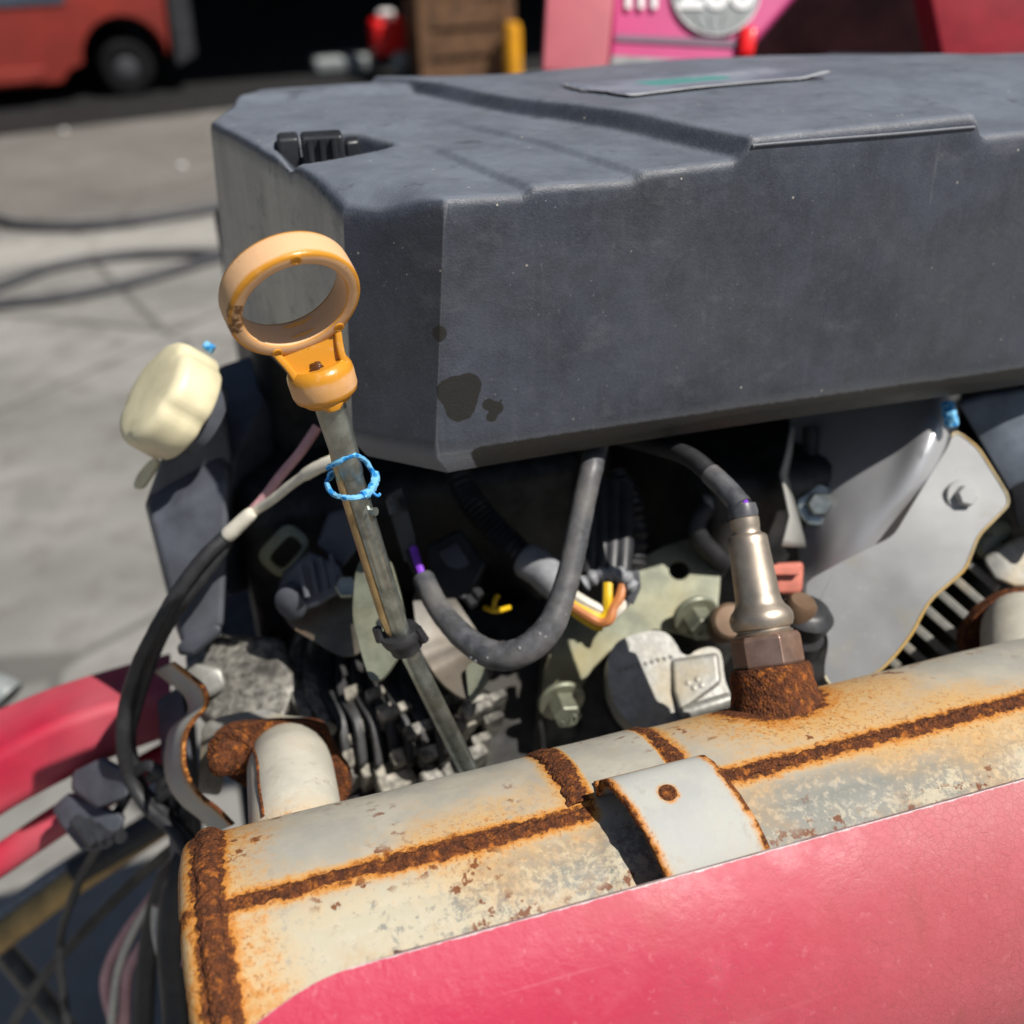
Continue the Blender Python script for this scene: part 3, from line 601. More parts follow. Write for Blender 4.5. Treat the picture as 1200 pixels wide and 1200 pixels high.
MB().lathe((XE, AY, AZ), (1, 0, 0), [(0, -.002), (.02, -.0015), (.04, .0005), (MR - .0055, 0.0004)], 60, attr=('rust', [.2, .2, .3, .6])).build('end_cap', M['muffler'], mf)
def bead(name, path, normals, wid, hgt, par, amp=.35, seg=10):
    rows = []
    for i, p in enumerate(path):
        t = (path[min(i + 1, len(path) - 1)] - path[max(i - 1, 0)]).normalized(); n = normals[i]; s_ = t.cross(n).normalized(); row = []
        for k in range(seg):
            a = pi * k / (seg - 1); q = p * 520; wv = wid * (1 + amp * noise.noise(q + Vector((cos(a) * 2, 0, 0)))); hv = hgt * (1 + 1.1 * amp * noise.noise(p * 900 + Vector((0, a * 1.5, 5))))
            row.append(p + s_ * cos(a) * wv + n * (sin(a) * hv - .0003))
        rows.append(row)
    return MB().grid(rows).build(name, M['rust'], par, angle=80)
tr = [-100 + 300 * k / 330 for k in range(331)]; nn = lambda th: Vector((0, -cos(radians(th)), sin(radians(th))))
def ring_bead(x, r, wid, hgt, t0=-100, t1=200, wob=.0008, n=330, slant=0):
    tt = [t0 + (t1 - t0) * k / n for k in range(n + 1)]
    return bead('weld_bead', [mu(x + slant * (t - 90) + wob * noise.noise(Vector((t * .06, x * 99, 0))), t, r) for t in tt], [nn(t) for t in tt], wid, hgt, mf)
ring_bead(XW, MR, .0034, .0020)
ring_bead(XB0 - .001, MR, .0042, .0016, 88, 200, .0010, 120); ring_bead(XB1 + .001, MR, .0034, .0013, 92, 200, .0008, 120)
def line_bead(xa, xb): 
    k = int((xb - xa) / .0008); pp = [xa + (xb - xa) * i / k for i in range(k + 1)]
    bead('weld_bead', [mu(x, SEAM + .6 * noise.noise(Vector((x * 60, 0, 0))), MR) for x in pp], [nn(SEAM)] * (k + 1), .0019, .0010, mf, .55)
line_bead(XW + .003, XB0 - .001); line_bead(XB1 + .001, .40)
# strap bracket carrying the shield
sx0, sx1 = .0862, .1172
prof = [(94, MR + .0010), (90.2, MR + .0012), (88.4, MR + .0024), (87.2, MR + .0058), (85.8, MR + .0094), (83.6, MR + .0117), (80, MR + .0128), (75, MR + .0130), (70, MR + .0128), (65, MR + .0124), (60, MR + .0120), (54, MR + .0115), (46, MR + .0110), (38, MR + .0105)]
pts2 = [Vector((0, *mu(0, t, r).yz)) for t, r in prof]; pts2 = spline(pts2, 4)
rows = []; ru = []; J = 30
for i, p in enumerate(pts2):
    row = []
    for j in range(J + 1):
        f = j / J; e = .0006 * noise.noise(Vector((i * .5, j, 7))) if j in (0, J) else 0
        row.append(Vector((sx0 + (sx1 - sx0) * f + e + .0012 * (1 - 2 * f) * ss(8, 0, i) + .0065 * ss(14, 44, i), p.y, p.z)))
        hole = (row[-1] - Vector((.1015, *mu(0, 76, MR + .0130).yz))).length
        ru.append(max(.64 * ss(.0038, .0, min(f, 1 - f) * (sx1 - sx0)), .66 * ss(.0042, .0018, hole), .45 * ss(12, 2, i)))
    rows.append(row)
MB().grid(rows, rust=ru).build('strap_bracket', M['strap'], mf, solid=.0019, angle=70, recalc=False)
MB().lathe(Vector((.1015, *mu(0, 76, MR + .0139).yz)), nn(76), [(.0024, -.0004), (.0026, .0002), (.0019, .0006), (.0010, .0002), (0, -.0002)], 20).build('rivet', M['rust'], mf)
# sensor boss
sb0 = W(917, 832, .366); sb1 = W(901, 772, .370); sax = (W(872, 605, .376) - W(902, 778, .370)).normalized()
bz = W(902, 782, .3695)
MB().lathe(bz - sax * .020, sax, [(.0290, -.008), (.0230, -.003), (.0185, .002), (.0156, .007), (.0140, .014), (.0138, .019), (.0128, .0205), (.0, .0206)], 40, lob=lambda t, i: 1 + .025 * noise.noise(Vector((cos(t) * 3, sin(t) * 3, i * 1.7)))).build('sensor_boss', M['rust'], mf)

# ------------------------------------------------------------------ red heat shield
hs = thing('heat_shield', 'crazed pink-red painted heat shield covering the muffler front', 'heat shield', (.15, AY - .08, AZ - .1))
HR = MR + .0155
lef = [hitc(*q, HR) for q in ((462, 1119), (440, 1125), (420, 1131), (395, 1140), (370, 1151), (345, 1166), (322, 1182), (300, 1199), (284, 1218), (276, 1240))]
TE = hitc(700, 1051, HR)[1]
def xleft(th):
    if th >= lef[0][1]: return lef[0][0]
    for (xa, ta), (xb, tb) in zip(lef, lef[1:]):
        if tb <= th <= ta: return xa + (xb - xa) * (ta - th) / max(1e-6, ta - tb)
    return lef[-1][0]
rows = []; ru = []; Nt = 150; J = 260; tl = [TE]
TE0 = lef[0][1]
for k in range(1, Nt): tl.append(TE - 110 * (k / Nt) ** 1.7)
for k, th in enumerate(tl):
    row = []; xl = xleft(th) if th < TE0 else lef[0][0]
    for j in range(J + 1):
        f = (j / J) ** 1.5; x = xl + (.42 - xl) * f
        teff = th
        if k == 0: teff = TE + .04 * noise.noise(Vector((x * 80, 0, 0)))
        r = HR + .0006 * noise.noise(Vector((x * 22, th * .03, 4))) + .0012 * ss(3, 0, (TE - th)) * 0
        row.append(mu(x, teff, r))
        de = (TE - th) * pi / 180 * HR; dl = (x - xl)
        ru.append(max(ss(.0026, .0, de) * (.62 + .55 * (de < .0005)), ss(.0022, 0, dl) * (.45 + .5 * (dl < .0004)) * (th < TE0 + .5)))
    rows.append(row)
# rotate the edge so that it runs straight along the muffler
MB().grid(rows, rust=ru).build('panel', M['shield'], hs, solid=.0014, angle=70, recalc=False)

# ------------------------------------------------------------------ oxygen sensor
ox = thing('oxygen_sensor', 'oxygen sensor with metal barrel screwed into the rusty muffler boss', 'sensor', bz)
ref = camvec((1, 0, 0))
hexv = MB(); hr = .0120
hexv.lathe(bz, sax, [(hr * .93, 0), (hr, .0012), (hr, .0098), (hr * .92, .0112), (.0, .0112)], 6, ref=camvec((1, .1, -.35))).build('hex_nut', M['hex'], ox, angle=20, bevel=.0004)
MB().lathe(bz + sax * .0108, sax, [(0.0095, 0), (0.01003, 0.0009), (0.00898, 0.0016), (0.00898, 0.0022), (0.01003, 0.0027), (0.01074, 0.0046), (0.01074, 0.0066), (0.01003, 0.0082), (0.00862, 0.0098), (0.00792, 0.0112), (0.00757, 0.0135), (0.00686, 0.031), (0.00678, 0.0335), (0.00616, 0.0344), (0.00493, 0.035), (0.00466, 0.0362), (0.00493, 0.037), (0.0051, 0.0402), (0.00475, 0.0406), (0.0, 0.0406)], 40).build('barrel', M['steel'], ox)
tipp = bz + sax * .0505
MB().lathe(tipp + sax * .001, sax, [(.0050, 0), (.0052, .002), (.0048, .0045), (.0, .0046)], 24).build('grommet', M['loom'], ox)
tp = tipp + sax * .004
MB().tube(spline([tp + camvec((.3, 0, 0)) * .0015, tp + sax * .003 + camvec((1, 0, 0)) * .001, W(870, 592, .3775)], 6), .0013, 8).build('wire', M['purple_wire'], ox)
MB().tube(spline([tp - camvec((1, 0, 0)) * .001, tp + sax * .002, W(862, 588, .378)], 6), .0012, 8).build('wire', M['rubber'], ox)
MB().tube(spline(WP((869, 594, .3775), (852, 574, .382), (832, 555, .388))), [.0041 - .0002 * (k / 16) for k in range(17)], 14, jitter=.04).build('sleeve', M['loom'], ox)
MB().tube(spline(WP((834, 557, .3875), (815, 540, .394), (795, 530, .402), (760, 520, .42), (700, 505, .45))), .0036, 12).build('cable', M['rubber'], ox)

# ------------------------------------------------------------------ dipstick and tube
RC = W(340, 346, .30); nax = camvec((-.440, -.775, .455)); stm = camvec((.21, .77, .60)); stm = (stm - nax * nax.dot(stm)).normalized(); sid = nax.cross(stm)
dp = thing('oil_dipstick', 'orange-yellow ring-handled oil dipstick standing in its tube', 'dipstick', RC + stm * .03)
ro, ri, hw = .0190, .0147, .0048
pf = [(ri + .0001, -hw + .0008, 1), (ri + .0003, -hw + .0003, .35), (ri + .0008, -hw, .7), ((ro + ri) / 2, -hw - .0001, .95), (ro - .0008, -hw, .35), (ro - .0003, -hw + .0003, 0), (ro - .0001, -hw + .0009, .45), (ro, -.002, 1), (ro, .002, 1), (ro - .0001, hw - .0012, .6), (ro - .0004, hw - .0004, .1), (ro - .0011, hw, .1), (ri + .0011, hw, .2), (ri + .0004, hw - .0004, .1), (ri + .0002, hw - .0012, .8), (ri, 0, 1)]
rows = []; du = []; gm = []
S = 96
for k in range(S):
    a = 2 * pi * k / S; dr = stm * cos(a) + sid * sin(a)
    rows.append([RC + dr * r + nax * h for r, h, _ in pf]); du += [x for _, _, x in pf]
    gm += [(.62 if (h < -hw + .001 and 1.5 < a < 2.15) else 0) for r, h, _ in pf]
MB().grid(rows, closed_u=True, closed_v=True, dust=du, grime=gm).build('ring', M['orange'], dp, angle=75)
# neck: web with two flaring flanges from the ring to the collar, whose axis follows the tube
cb = W(371, 424, .3165); t1 = W(470, 745, .366); tax = (t1 - cb).normalized(); cs = (sid - tax * tax.dot(sid)).normalized(); cn = cs.cross(tax)
if cn.dot(nax) < 0: cn = -cn
def neckrow(u, wd, hh, hw2):
    a = RC + stm * .0150; b = cb + tax * .0026; c = a.lerp(b, u); n_ = nax.lerp(cn, u).normalized(); return c, n_
def neckflange(s_):
    rows = []
    for u, wd in ((0, .0096), (.2, .0090), (.4, .0083), (.62, .0077), (.82, .0074), (1, .0072)):
        c, n_ = neckrow(u, wd, 0, 0); c = c + sid * s_ * wd; rows.append([c + n_ * h + sid * s_ * q for h, q in ((-.0046, -.0011), (.0046, -.0011), (.0046, .0011), (-.0046, .0011))])
    return MB().grid(rows, closed_v=True).build('flange', M['orange'], dp, bevel=.0007, seg=3)
neckflange(1); neckflange(-1)
rows = []
for u, wd in ((-.1, .0094), (.25, .0087), (.55, .0079), (1, .0068)):
    c, n_ = neckrow(u, wd, 0, 0); rows.append([c + sid * a * wd + n_ * h for a, h in ((-1, -.0026), (1, -.0026), (1, .0016), (-1, .0016))])
MB().grid(rows, closed_v=True).build('web', M['orange'], dp, bevel=.0004)
MB().lathe(cb, tax, [(0, .0008), (.0060, .0007), (.0078, .0003), (.0090, .0012), (.0097, .0026), (.0099, .0042), (.0098, .0085), (.0093, .0102), (.0080, .0112), (.0068, .0125), (.0060, .0128)], 48, attr=('dust', [0, 0, 0, 0, .2, .55, .55, .1, 0, 0, 0])).build('collar', M['orange'], dp)
MB().lathe(cb + tax * .0098 - cn * .0060, -cn * .3 + tax, [(.0030, 0), (.0028, .002), (.0016, .0036), (0, .0040)], 16, lob=lambda t, i: 1 + .25 * sin(2 * t)).build('moulding_drip', M['orange'], dp)
g_ = G('brown_sludge'); MS = g_.set((.07, .025, .008), .12, 0, .7)
MB().lathe(cb + tax * .0006 - cn * .0030 + cs * .001, (-cn * .5 - tax).normalized(), [(.0028, -.0002), (.0022, .0005), (.0010, .0009), (0, .0010)], 20, lob=lambda t, i: 1 + .4 * sin(2 * t + .5) * .7 + .22 * sin(5 * t)).build('oil_smear', MS, dp)
for a, rr in ((.55, 1), (-.62, 1), (3.35, .8)):
    c = RC + (stm * cos(a) + sid * sin(a)) * ((ro + ri) / 2 + .0004) - nax * hw; MB().lathe(c, -nax, [(.00155, -.0004), (.0015, .00035), (.0011, .00045), (.0009, .00012), (0, .0001)], 18).build('mould_pip', M['orange'], dp)

tb = thing('dipstick_tube', 'galvanised dipstick tube slanting down behind the muffler', 'tube', W(555, 905, .40))
t0 = cb + tax * .0110; t2 = W(560, 925, .402)
d01 = (t1 - t0)
MB().tube([t0, t0 + d01 * .10, t0 + d01 * .22, t0 + d01 * .3], [.0047, .0046, .0043, .0038], 22).build('sleeve', M['green_zinc'], tb)
MB().tube([t0 + d01 * .18, t0 + d01 * .5, t1, t2], [.0035, .0035, .0034, .0036], 20).build('pipe', M['green_zinc'], tb)
off = camvec((-1, .1, -.4)) * .0037
MB().tube(spline([t0 + d01 * .2 + off * .8, t0 + d01 * .35 + off, t0 + d01 * .7 + off * 1.05, t0 + d01 * .93 + off * 1.0, t1 + off * .6], 4), .0016, 10).build('stay_rod', M['rod'], tb)
dn = (t2 - t1).normalized()
MB().lathe(t1 - dn * .002, dn, [(.0035, 0), (.0064, .0), (.0070, .0016), (.0066, .0034), (.0056, .0052), (.0056, .0075), (.0035, .009)], 26).build('grommet', M['rubber'], tb)
for s_ in (-1, 1): MB().tube([t1 + camvec((s_, 0, -.2)) * .0068 - dn * .0035, t1 + camvec((s_, 0, -.2)) * .0076 + dn * .002], .0016, 8).build('grommet_ear', M['rubber'], tb)
MB().tube([t0 + d01 * .45 + camvec((1, 0, -.6)) * .0030, t0 + d01 * .45 + camvec((1, 0, -.6)) * .0052], .0014, 8).build('stud', M['green_zinc'], tb)
# twine
c = W(412, 565, .335)
tw = thing('blue_twine', 'frayed blue and white twine tied around the dipstick tube', 'twine', c)
MB().tube(spline(WP((384, 548, .332), (398, 541, .328), (414, 534, .329), (428, 540, .334), (438, 558, .337), (436, 574, .333), (422, 582, .327), (404, 583, .326), (389, 578, .330), (383, 565, .335), (392, 556, .339)), 8), .0008, 8, jitter=.5).build('loop', M['twine'], tw)
MB().tube(spline(WP((440, 555, .337), (439, 566, .3345), (432, 577, .330), (424, 581, .3275)), 8), .0014, 8, jitter=.3).build('knot', M['twine'], tw)
MB().tube(spline(WP((383, 566, .335), (386, 554, .334), (392, 551, .333)), 6), .0005, 6).build('frayed_end', M['twine'], tw)
MB().tube(spline(WP((434, 575, .331), (442, 581, .331), (445, 579, .332)), 6), .0005, 6).build('frayed_end', M['twine'], tw)

# ------------------------------------------------------------------ reservoir and cap
rv = thing('coolant_reservoir', 'black plastic reservoir with a cream screw cap at left', 'reservoir', W(230, 750, .50))
MB().hull(WP((168, 590, .455), (176, 610, .440), (243, 500, .462), (272, 545, .452), (270, 562, .436), (262, 735, .440), (213, 757, .442), (207, 742, .50), (172, 600, .50), (270, 500, .52), (262, 735, .50))).build('tank', M['tank'], rv, bevel=.003, seg=3)
MB().hull(WP((205, 758, .444), (216, 745, .441), (258, 728, .439), (262, 742, .440), (228, 768, .441), (208, 770, .445), (240, 750, .47))).build('base_lip', M['tank'], rv, bevel=.002, seg=2)
MB().hull(WP((250, 432, .52), (300, 415, .52), (318, 450, .505), (312, 500, .50), (272, 545, .485), (262, 700, .50), (300, 690, .52), (330, 560, .53), (345, 480, .54), (252, 500, .51), (290, 420, .6), (270, 690, .6))).build('rear_tank', M['tank'], rv, bevel=.004, seg=3)
cax = camvec((-.67, -.42, -.61)); cc = W(192, 466, .425)
capm = MB().lathe(cc - cax * .009, cax, [(.016, -.003), (.0262, -.002), (.0275, -.0005), (.0275, .004), (.0272, .0110), (.0264, .0135), (.0245, .0150), (.0215, .0156), (.0150, .0160), (.008, .0162), (0, .0162)], 72, lob=lambda t, i: .83 * (1 - (.07 * max(0, cos(5 * t + .6)) ** 4 if 0 < i < 7 else 0))).build('cap', M['cream'], rv)
capm['label'] = 'cream scalloped screw cap'
MB().lathe(cc - cax * .019, cax, [(.015, 0), (.016, .006), (.019, .008), (.019, .012), (.017, .013)], 32).build('neck', M['tank'], rv)
MB().hull(WP((190, 528, .446), (215, 505, .440), (246, 446, .440), (254, 436, .455), (268, 500, .446), (274, 546, .450), (200, 582, .452), (170, 590, .457), (240, 446, .52), (270, 540, .52), (180, 590, .51))).build('neck_housing', M['tank'], rv, bevel=.003, seg=3)
MB().tube(spline(WP((228, 498, .425), (240, 492, .422), (243, 478, .422), (240, 470, .424)), 6), .0016, 8, jitter=.3).build('twine_wrap', M['twine'], rv)
MB().tube(spline(WP((212, 503, .428), (226, 499, .425), (244, 492, .425)), 6), .0018, 8, jitter=.3).build('twine_wrap', M['twine'], rv)
MB().tube(spline(WP((240, 404, .43), (250, 410, .43)), 4), .0018, 8, jitter=.3).build('twine_wrap', M['twine'], rv)
MB().plate(roundpoly(WP((160, 556, .437), (178, 536, .437), (186, 540, .437), (180, 552, .437), (165, 574, .437), (155, 572, .437)), .003), thick=.004).build('cap_tab', M['cream'], rv, bevel=.0008)

# ------------------------------------------------------------------ wiring harness left
wh = thing('wiring_harness', 'black and white taped wires looping down left of the dipstick', 'wiring', W(200, 960, .45))
MB().tube(spline(WP((395, 538, .385), (372, 548, .39), (345, 565, .40), (320, 585, .41), (295, 602, .42), (270, 625, .425)), 6), [.0024] * 10 + [.0018] * 21, 12, jitter=.06).build('white_wire', M['white_wire'], wh)
MB().tube(spline(WP((372, 500, .42), (352, 530, .42), (330, 556, .42), (308, 585, .422), (285, 610, .425), (268, 628, .425)), 6), .0020, 10).build('grey_wire', M['pink_wire'], wh)
MB().tube(spline(WP((296, 600, .416), (280, 615, .418), (266, 628, .42)), 6), [.0022, .0026, .0028, .0029, .003, .003, .003, .003, .0031, .0031, .0031, .003, .0028], 12, jitter=.06).build('tape_wrap', M['white_wire'], wh)
MB().tube(spline(WP((266, 628, .421), (238, 655, .419), (208, 695, .420), (182, 740, .427), (162, 780, .436), (148, 825, .445), (144, 870, .45), (152, 910, .46), (172, 945, .46), (205, 975, .455), (225, 1010, .45)), 8), .0030, 12, jitter=.05).build('loom', M['rubber'], wh)
MB().tube(spline(WP((268, 632, .424), (246, 665, .424), (215, 705, .426), (190, 745, .436), (172, 790, .45), (158, 835, .455), (152, 870, .46), (165, 920, .465), (190, 950, .46), (225, 985, .455)), 8), .0026, 10, jitter=.05).build('loom', M['rubber'], wh)
for k, (a, b, c_) in enumerate(((160, 905, 8), (176, 912, -6), (188, 935, 5))):
    MB().tube(spline(WP((a, b, .46), (a + 14, b - 8, .455), (a + 32, b - 2 + c_, .455), (a + 28, b + 24, .46), (a + 40, b + 60, .47)), 6), .0024, 8).build('loom', M['rubber'], wh)

# square bracket, switch, plates around the tube
sq = thing('square_loop_bracket', 'cream zinc bracket with a square opening beside the black switch', 'bracket', W(330, 650, .46))
def rectpx(a, b, c, d, dep): return [W(*p, dep) for p in (a, b, c, d)]
MB().plate(roundpoly(rectpx((296, 652), (336, 609), (368, 634), (330, 682), .46), .006), [roundpoly(rectpx((314, 654), (340, 626), (356, 640), (330, 668), .46), .003)], .006).build('plate', M['zinc'], sq, bevel=.0008)
sw = thing('black_switch', 'black plastic switch bolted left of the dipstick tube', 'switch', W(370, 700, .44))
MB().hull(WP((330, 672, .445), (362, 645, .435), (398, 660, .43), (408, 690, .43), (372, 712, .43), (345, 722, .44), (322, 700, .45), (360, 650, .48), (400, 680, .48))).build('housing', M['tank'], sw, bevel=.002, seg=2)
MB().hull(WP((385, 600, .445), (412, 590, .44), (422, 640, .435), (400, 668, .435), (370, 640, .445), (380, 610, .48), (415, 640, .48))).build('plug', M['tank'], sw, bevel=.002, seg=2)
MB().lathe(W(340, 708, .437), camvec((-.3, .4, -.9)), [(.007, -.012), (.007, 0), (.0055, .0012), (0, .0014)], 20).build('plunger', M['tank'], sw)
for i in range(4): MB().tube([W(352 + 12 * i, 662 - 4 * i, .4325), W(360 + 12 * i, 700 - 5 * i, .430)], .0012, 8).build('rib', M['tank'], sw)
MB().lathe(W(407, 688, .4275), camvec((0, -.2, -1)), [(.0048, -.003), (.0048, .0018), (.004, .0024), (0, .0024)], 6).build('bolt', M['green_zinc'], sw, angle=20)
pl = thing('stepped_plate', 'brown-tinged steel plate bolted under the black switch', 'bracket', W(380, 760, .44))
MB().plate(roundpoly(WP((318, 700, .452), (360, 692, .45), (430, 690, .44), (440, 740, .436), (420, 768, .436), (398, 770, .437), (340, 735, .445)), .004), thick=.002).build('plate', M['tan_plate'], pl, bevel=.0005)
pl = thing('zinc_tab_plate', 'pale green zinc tab hanging behind the dipstick tube', 'bracket', W(440, 790, .40))
MB().plate(roundpoly(WP((416, 668, .412), (425, 650, .413), (455, 648, .41), (470, 700, .402), (478, 752, .396), (448, 797, .392), (434, 800, .392), (424, 770, .396), (412, 722, .405)), .005), thick=.0022).build('plate', M['zinc'], pl, bevel=.0006)
MB().plate([W(448 + 5 * cos(t), 728 + 7 * sin(t), .3995) for t in [k * pi / 6 for k in range(12)]], thick=.003).build('slot', M['black'], pl)
pl = thing('grey_steel_bracket', 'grey bent steel bracket behind the sensor cable loop', 'bracket', W(530, 810, .43))
MB().plate(roundpoly(WP((482, 690, .44), (520, 680, .45), (560, 740, .44), (582, 775, .43), (572, 800, .425), (548, 824, .42), (515, 800, .425), (490, 760, .43)), .006), thick=.002).build('plate', M['dark_plate'], pl, bevel=.0005)
MB().plate(roundpoly(WP((545, 780, .424), (565, 770, .424), (572, 795, .42), (550, 826, .418)), .003), thick=.002).build('tab', M['zinc'], pl, bevel=.0005)

# ------------------------------------------------------------------ sensor cable loop, conduit, connector
sc_ = thing('sensor_cable', 'thick grey sleeved cable hanging in a loop under the cover', 'cable', W(590, 770, .40))
pth = spline(WP((706, 500, .41), (694, 545, .395), (684, 590, .392), (674, 640, .390), (662, 690, .388), (644, 735, .386), (615, 762, .386), (580, 768, .389), (545, 748, .396), (515, 714, .406), (496, 678, .416)), 10)
MB().tube(pth, [.0043 + .0011 * ss(.35, .55, k / len(pth)) * ss(.95, .6, k / len(pth)) + .0002 * noise.noise(Vector((k * .3, 0, 0))) for k in range(len(pth))], 18, jitter=.05).build('sleeve', M['loom'], sc_)
for k in range(16):
    i = random.randint(40, 85); a = random.random() * 6.28; p = pth[i]; q = p + camvec((random.uniform(-1, 1), random.uniform(-.2, 1), -.5)) * .0050
    MB().lathe(q, camvec((0, 0, -1)), [(.0006, -.0006), (.0008, 0), (.0004, .0006), (0, .0007)], 8).build('grit', M['tape'], sc_)
MB().tube(spline(WP((497, 682, .4155), (491, 664, .418), (484, 642, .422)), 6), .0016, 8).build('wire', M['purple_wire'], sc_)
MB().tube(spline(WP((495, 680, .417), (487, 668, .42), (478, 645, .424)), 6), .0016, 8).build('wire', M['rubber'], sc_)
MB().hull(WP((452, 580, .425), (470, 570, .42), (486, 625, .42), (488, 650, .422), (474, 660, .424), (462, 620, .425), (460, 575, .45), (485, 650, .45))).build('plug', M['black'], sc_, bevel=.0015)
MB().tube(WP((458, 585, .419), (463, 602, .418)), .0022, 8).build('clip', M['loom'], sc_)

cf = thing('corrugated_conduit', 'black corrugated conduit with grey tape behind the cable loop', 'conduit', W(620, 670, .44))
pth = spline(WP((530, 540, .47), (548, 580, .465), (572, 612, .46), (600, 640, .455), (630, 668, .45)), 24)
MB().tube(pth, [.0052 + .0011 * sin(k * 1.6) for k in range(len(pth))], 16).build('conduit', M['black'], cf)
MB().tube(spline(WP((614, 655, .450), (635, 668, .446), (655, 688, .442), (668, 700, .44)), 6), [.0066, .0072, .0074, .0075, .0074, .0074, .0073, .0073, .0072, .0072, .0070, .0068, .0066, .0064, .006, .0056, .005, .0044, .004], 16, jitter=.05).build('tape_wrap', M['tape'], cf)

wc = thing('wire_connector', 'black multi-pin connector with white, yellow and orange wires', 'connector', W(715, 700, .44))
for i in range(4): MB().tube(WP((690 + 14 * i, 560 + 3 * i, .462), (692 + 13 * i, 640, .447), (690 + 13 * i, 676 - 2 * abs(i - 1), .441)), [.0040, .0042, .0038], 12).build('pin_housing', M['black'], wc)
MB().hull(WP((676, 678, .44), (700, 668, .438), (735, 670, .438), (746, 690, .44), (738, 708, .442), (690, 712, .445), (680, 700, .446), (690, 680, .47), (740, 690, .47))).build('body', M['black'], wc, bevel=.0015)
pth = spline(WP((684, 684, .4365), (700, 675, .4355), (718, 672, .4355), (733, 677, .4365), (740, 690, .438)), 12); MB().tube(pth, [.0030 + .0005 * sin(k * .9) for k in range(len(pth))], 10).build('grey_seal', M['tape'], wc)
MB().hull(WP((738, 668, .437), (750, 667, .437), (752, 690, .437), (742, 712, .438), (733, 704, .438), (740, 680, .45))).build('latch', M['tank'], wc, bevel=.001)
def wire(px, mat, r=.0016): MB().tube(spline([W(a, b, d) for a, b, d in px], 8), r, 8).build('wire', M[mat], wc)
wire([(662, 690, 0.4250), (680, 702, 0.4230), (698, 712, 0.4220), (713, 718, 0.4220)], 'white_wire', .0021)
wire([(712, 684, 0.4230), (712, 700, 0.4210), (711, 716, 0.4210), (704, 724, 0.4210), (688, 716, 0.4220), (662, 698, 0.4250)], 'yellow_wire', .0020)
wire([(730, 686, 0.4230), (726, 700, 0.4210), (719, 712, 0.4200), (714, 726, 0.4190), (704, 729, 0.4200), (690, 722, 0.4210), (662, 704, 0.4240)], 'orange_wire', .0020)
wire([(733, 706, 0.4230), (726, 714, 0.4210), (718, 722, 0.4210)], 'white_wire', .0020)
wire([(660, 706, 0.4260), (680, 722, 0.4240), (698, 733, 0.4230), (706, 734, 0.4230)], 'yellow_wire', .0019)
wire([(568, 712, .45), (580, 716, .445), (597, 712, .45)], 'yellow_wire', .0011); wire([(578, 716, .446), (580, 704, .448), (583, 698, .45)], 'yellow_wire', .0011)

# ------------------------------------------------------------------ zinc bracket with hole, bolts, cast cover
br = thing('mounting_bracket', 'yellow zinc bracket with a round hole beside the sensor', 'bracket', W(660, 840, .44))
bd_ = lambda y: .4755 - (y - 630) * .00011
ol = [(745, 661), (758, 650), (775, 641), (800, 632), (825, 631), (840, 639), (846, 654), (844, 690), (841, 722), (836, 742), (815, 748), (797, 742), (767, 738), (740, 748), (715, 763), (695, 783), (683, 801), (677, 818), (670, 838), (655, 846), (642, 838), (635, 818), (637, 787), (647, 755), (660, 728), (680, 705), (715, 684)]
rf = [(745, 661, bd_(661)), (845, 652, bd_(652)), (655, 840, bd_(840))]
MB().plate(plane_px(rf, ol), [plane_px(rf, [(796 + 12 * cos(t), 668 + 11 * sin(t)) for t in [2 * pi * k / 20 for k in range(20)]])], .0026).build('plate', M['zinc'], br, bevel=.0006)
def bolt(px, py, d, par, ax, r=.0062, h=.009, mat='zinc', washer=True, mark=True):
    p = W(px, py, d)
    b = MB().lathe(p, ax, [(r * .92, 0), (r, .0006), (r, h - .001), (r * .88, h), (0, h)], 6, ref=camvec((1, .2, 0))).build('bolt', M[mat], par, angle=20, bevel=.0003)
    if washer: MB().lathe(p, ax, [(r * 1.55, -.0014), (r * 1.6, .0), (r * 1.5, .0008), (r, .0009)], 26).build('washer', M[mat], b)
    if mark:
        for s_ in (-1, 1):
            q = p + ax * (h + .0002) + camvec((1, .15, 0)) * s_ * r * .32
            MB().tube([q + (camvec((1, 0, 0)) * cos(t) + camvec((0, 1, 0)) * sin(t) * 1.5) * r * .2 for t in [k * pi / 6 for k in range(13)]], r * .06, 6).build('head_mark', M[mat], b)
    return b
bax = camvec((.25, .55, -.80)).normalized()
bolt(815, 722, .460, br, bax, .0063, .010); bolt(658, 822, .449, br, bax, .0063, .010)
cv = thing('cast_cover', 'pale cast aluminium cover with raised lettering under the bracket', 'casting', W(780, 860, .42))
ol = [(712, 770), (722, 752), (740, 744), (765, 738), (782, 741), (793, 755), (798, 766), (808, 769), (815, 762), (832, 757), (845, 762), (850, 800), (857, 815), (856, 830), (830, 845), (800, 858), (770, 866), (742, 852), (724, 832), (713, 806)]
cvb = MB().plate(roundpoly([W(a, b, .435 - (b - 740) * .00012) for a, b in ol], .003, 3), thick=.018).build('casting', M['cast'], cv, bevel=.002, seg=3)
MB().hull(WP((785, 772, .430), (842, 764, .430), (846, 800, .424), (796, 836, .420), (788, 810, .424), (785, 772, .445), (842, 764, .445), (846, 800, .44), (796, 836, .44))).build('boss', M['cast'], cv, bevel=.002, seg=3)
MB().tube(WP((797, 838, .4195), (826, 829, .4195), (855, 820, .4215)), .0030, 12).build('lip', M['cast'], cv)
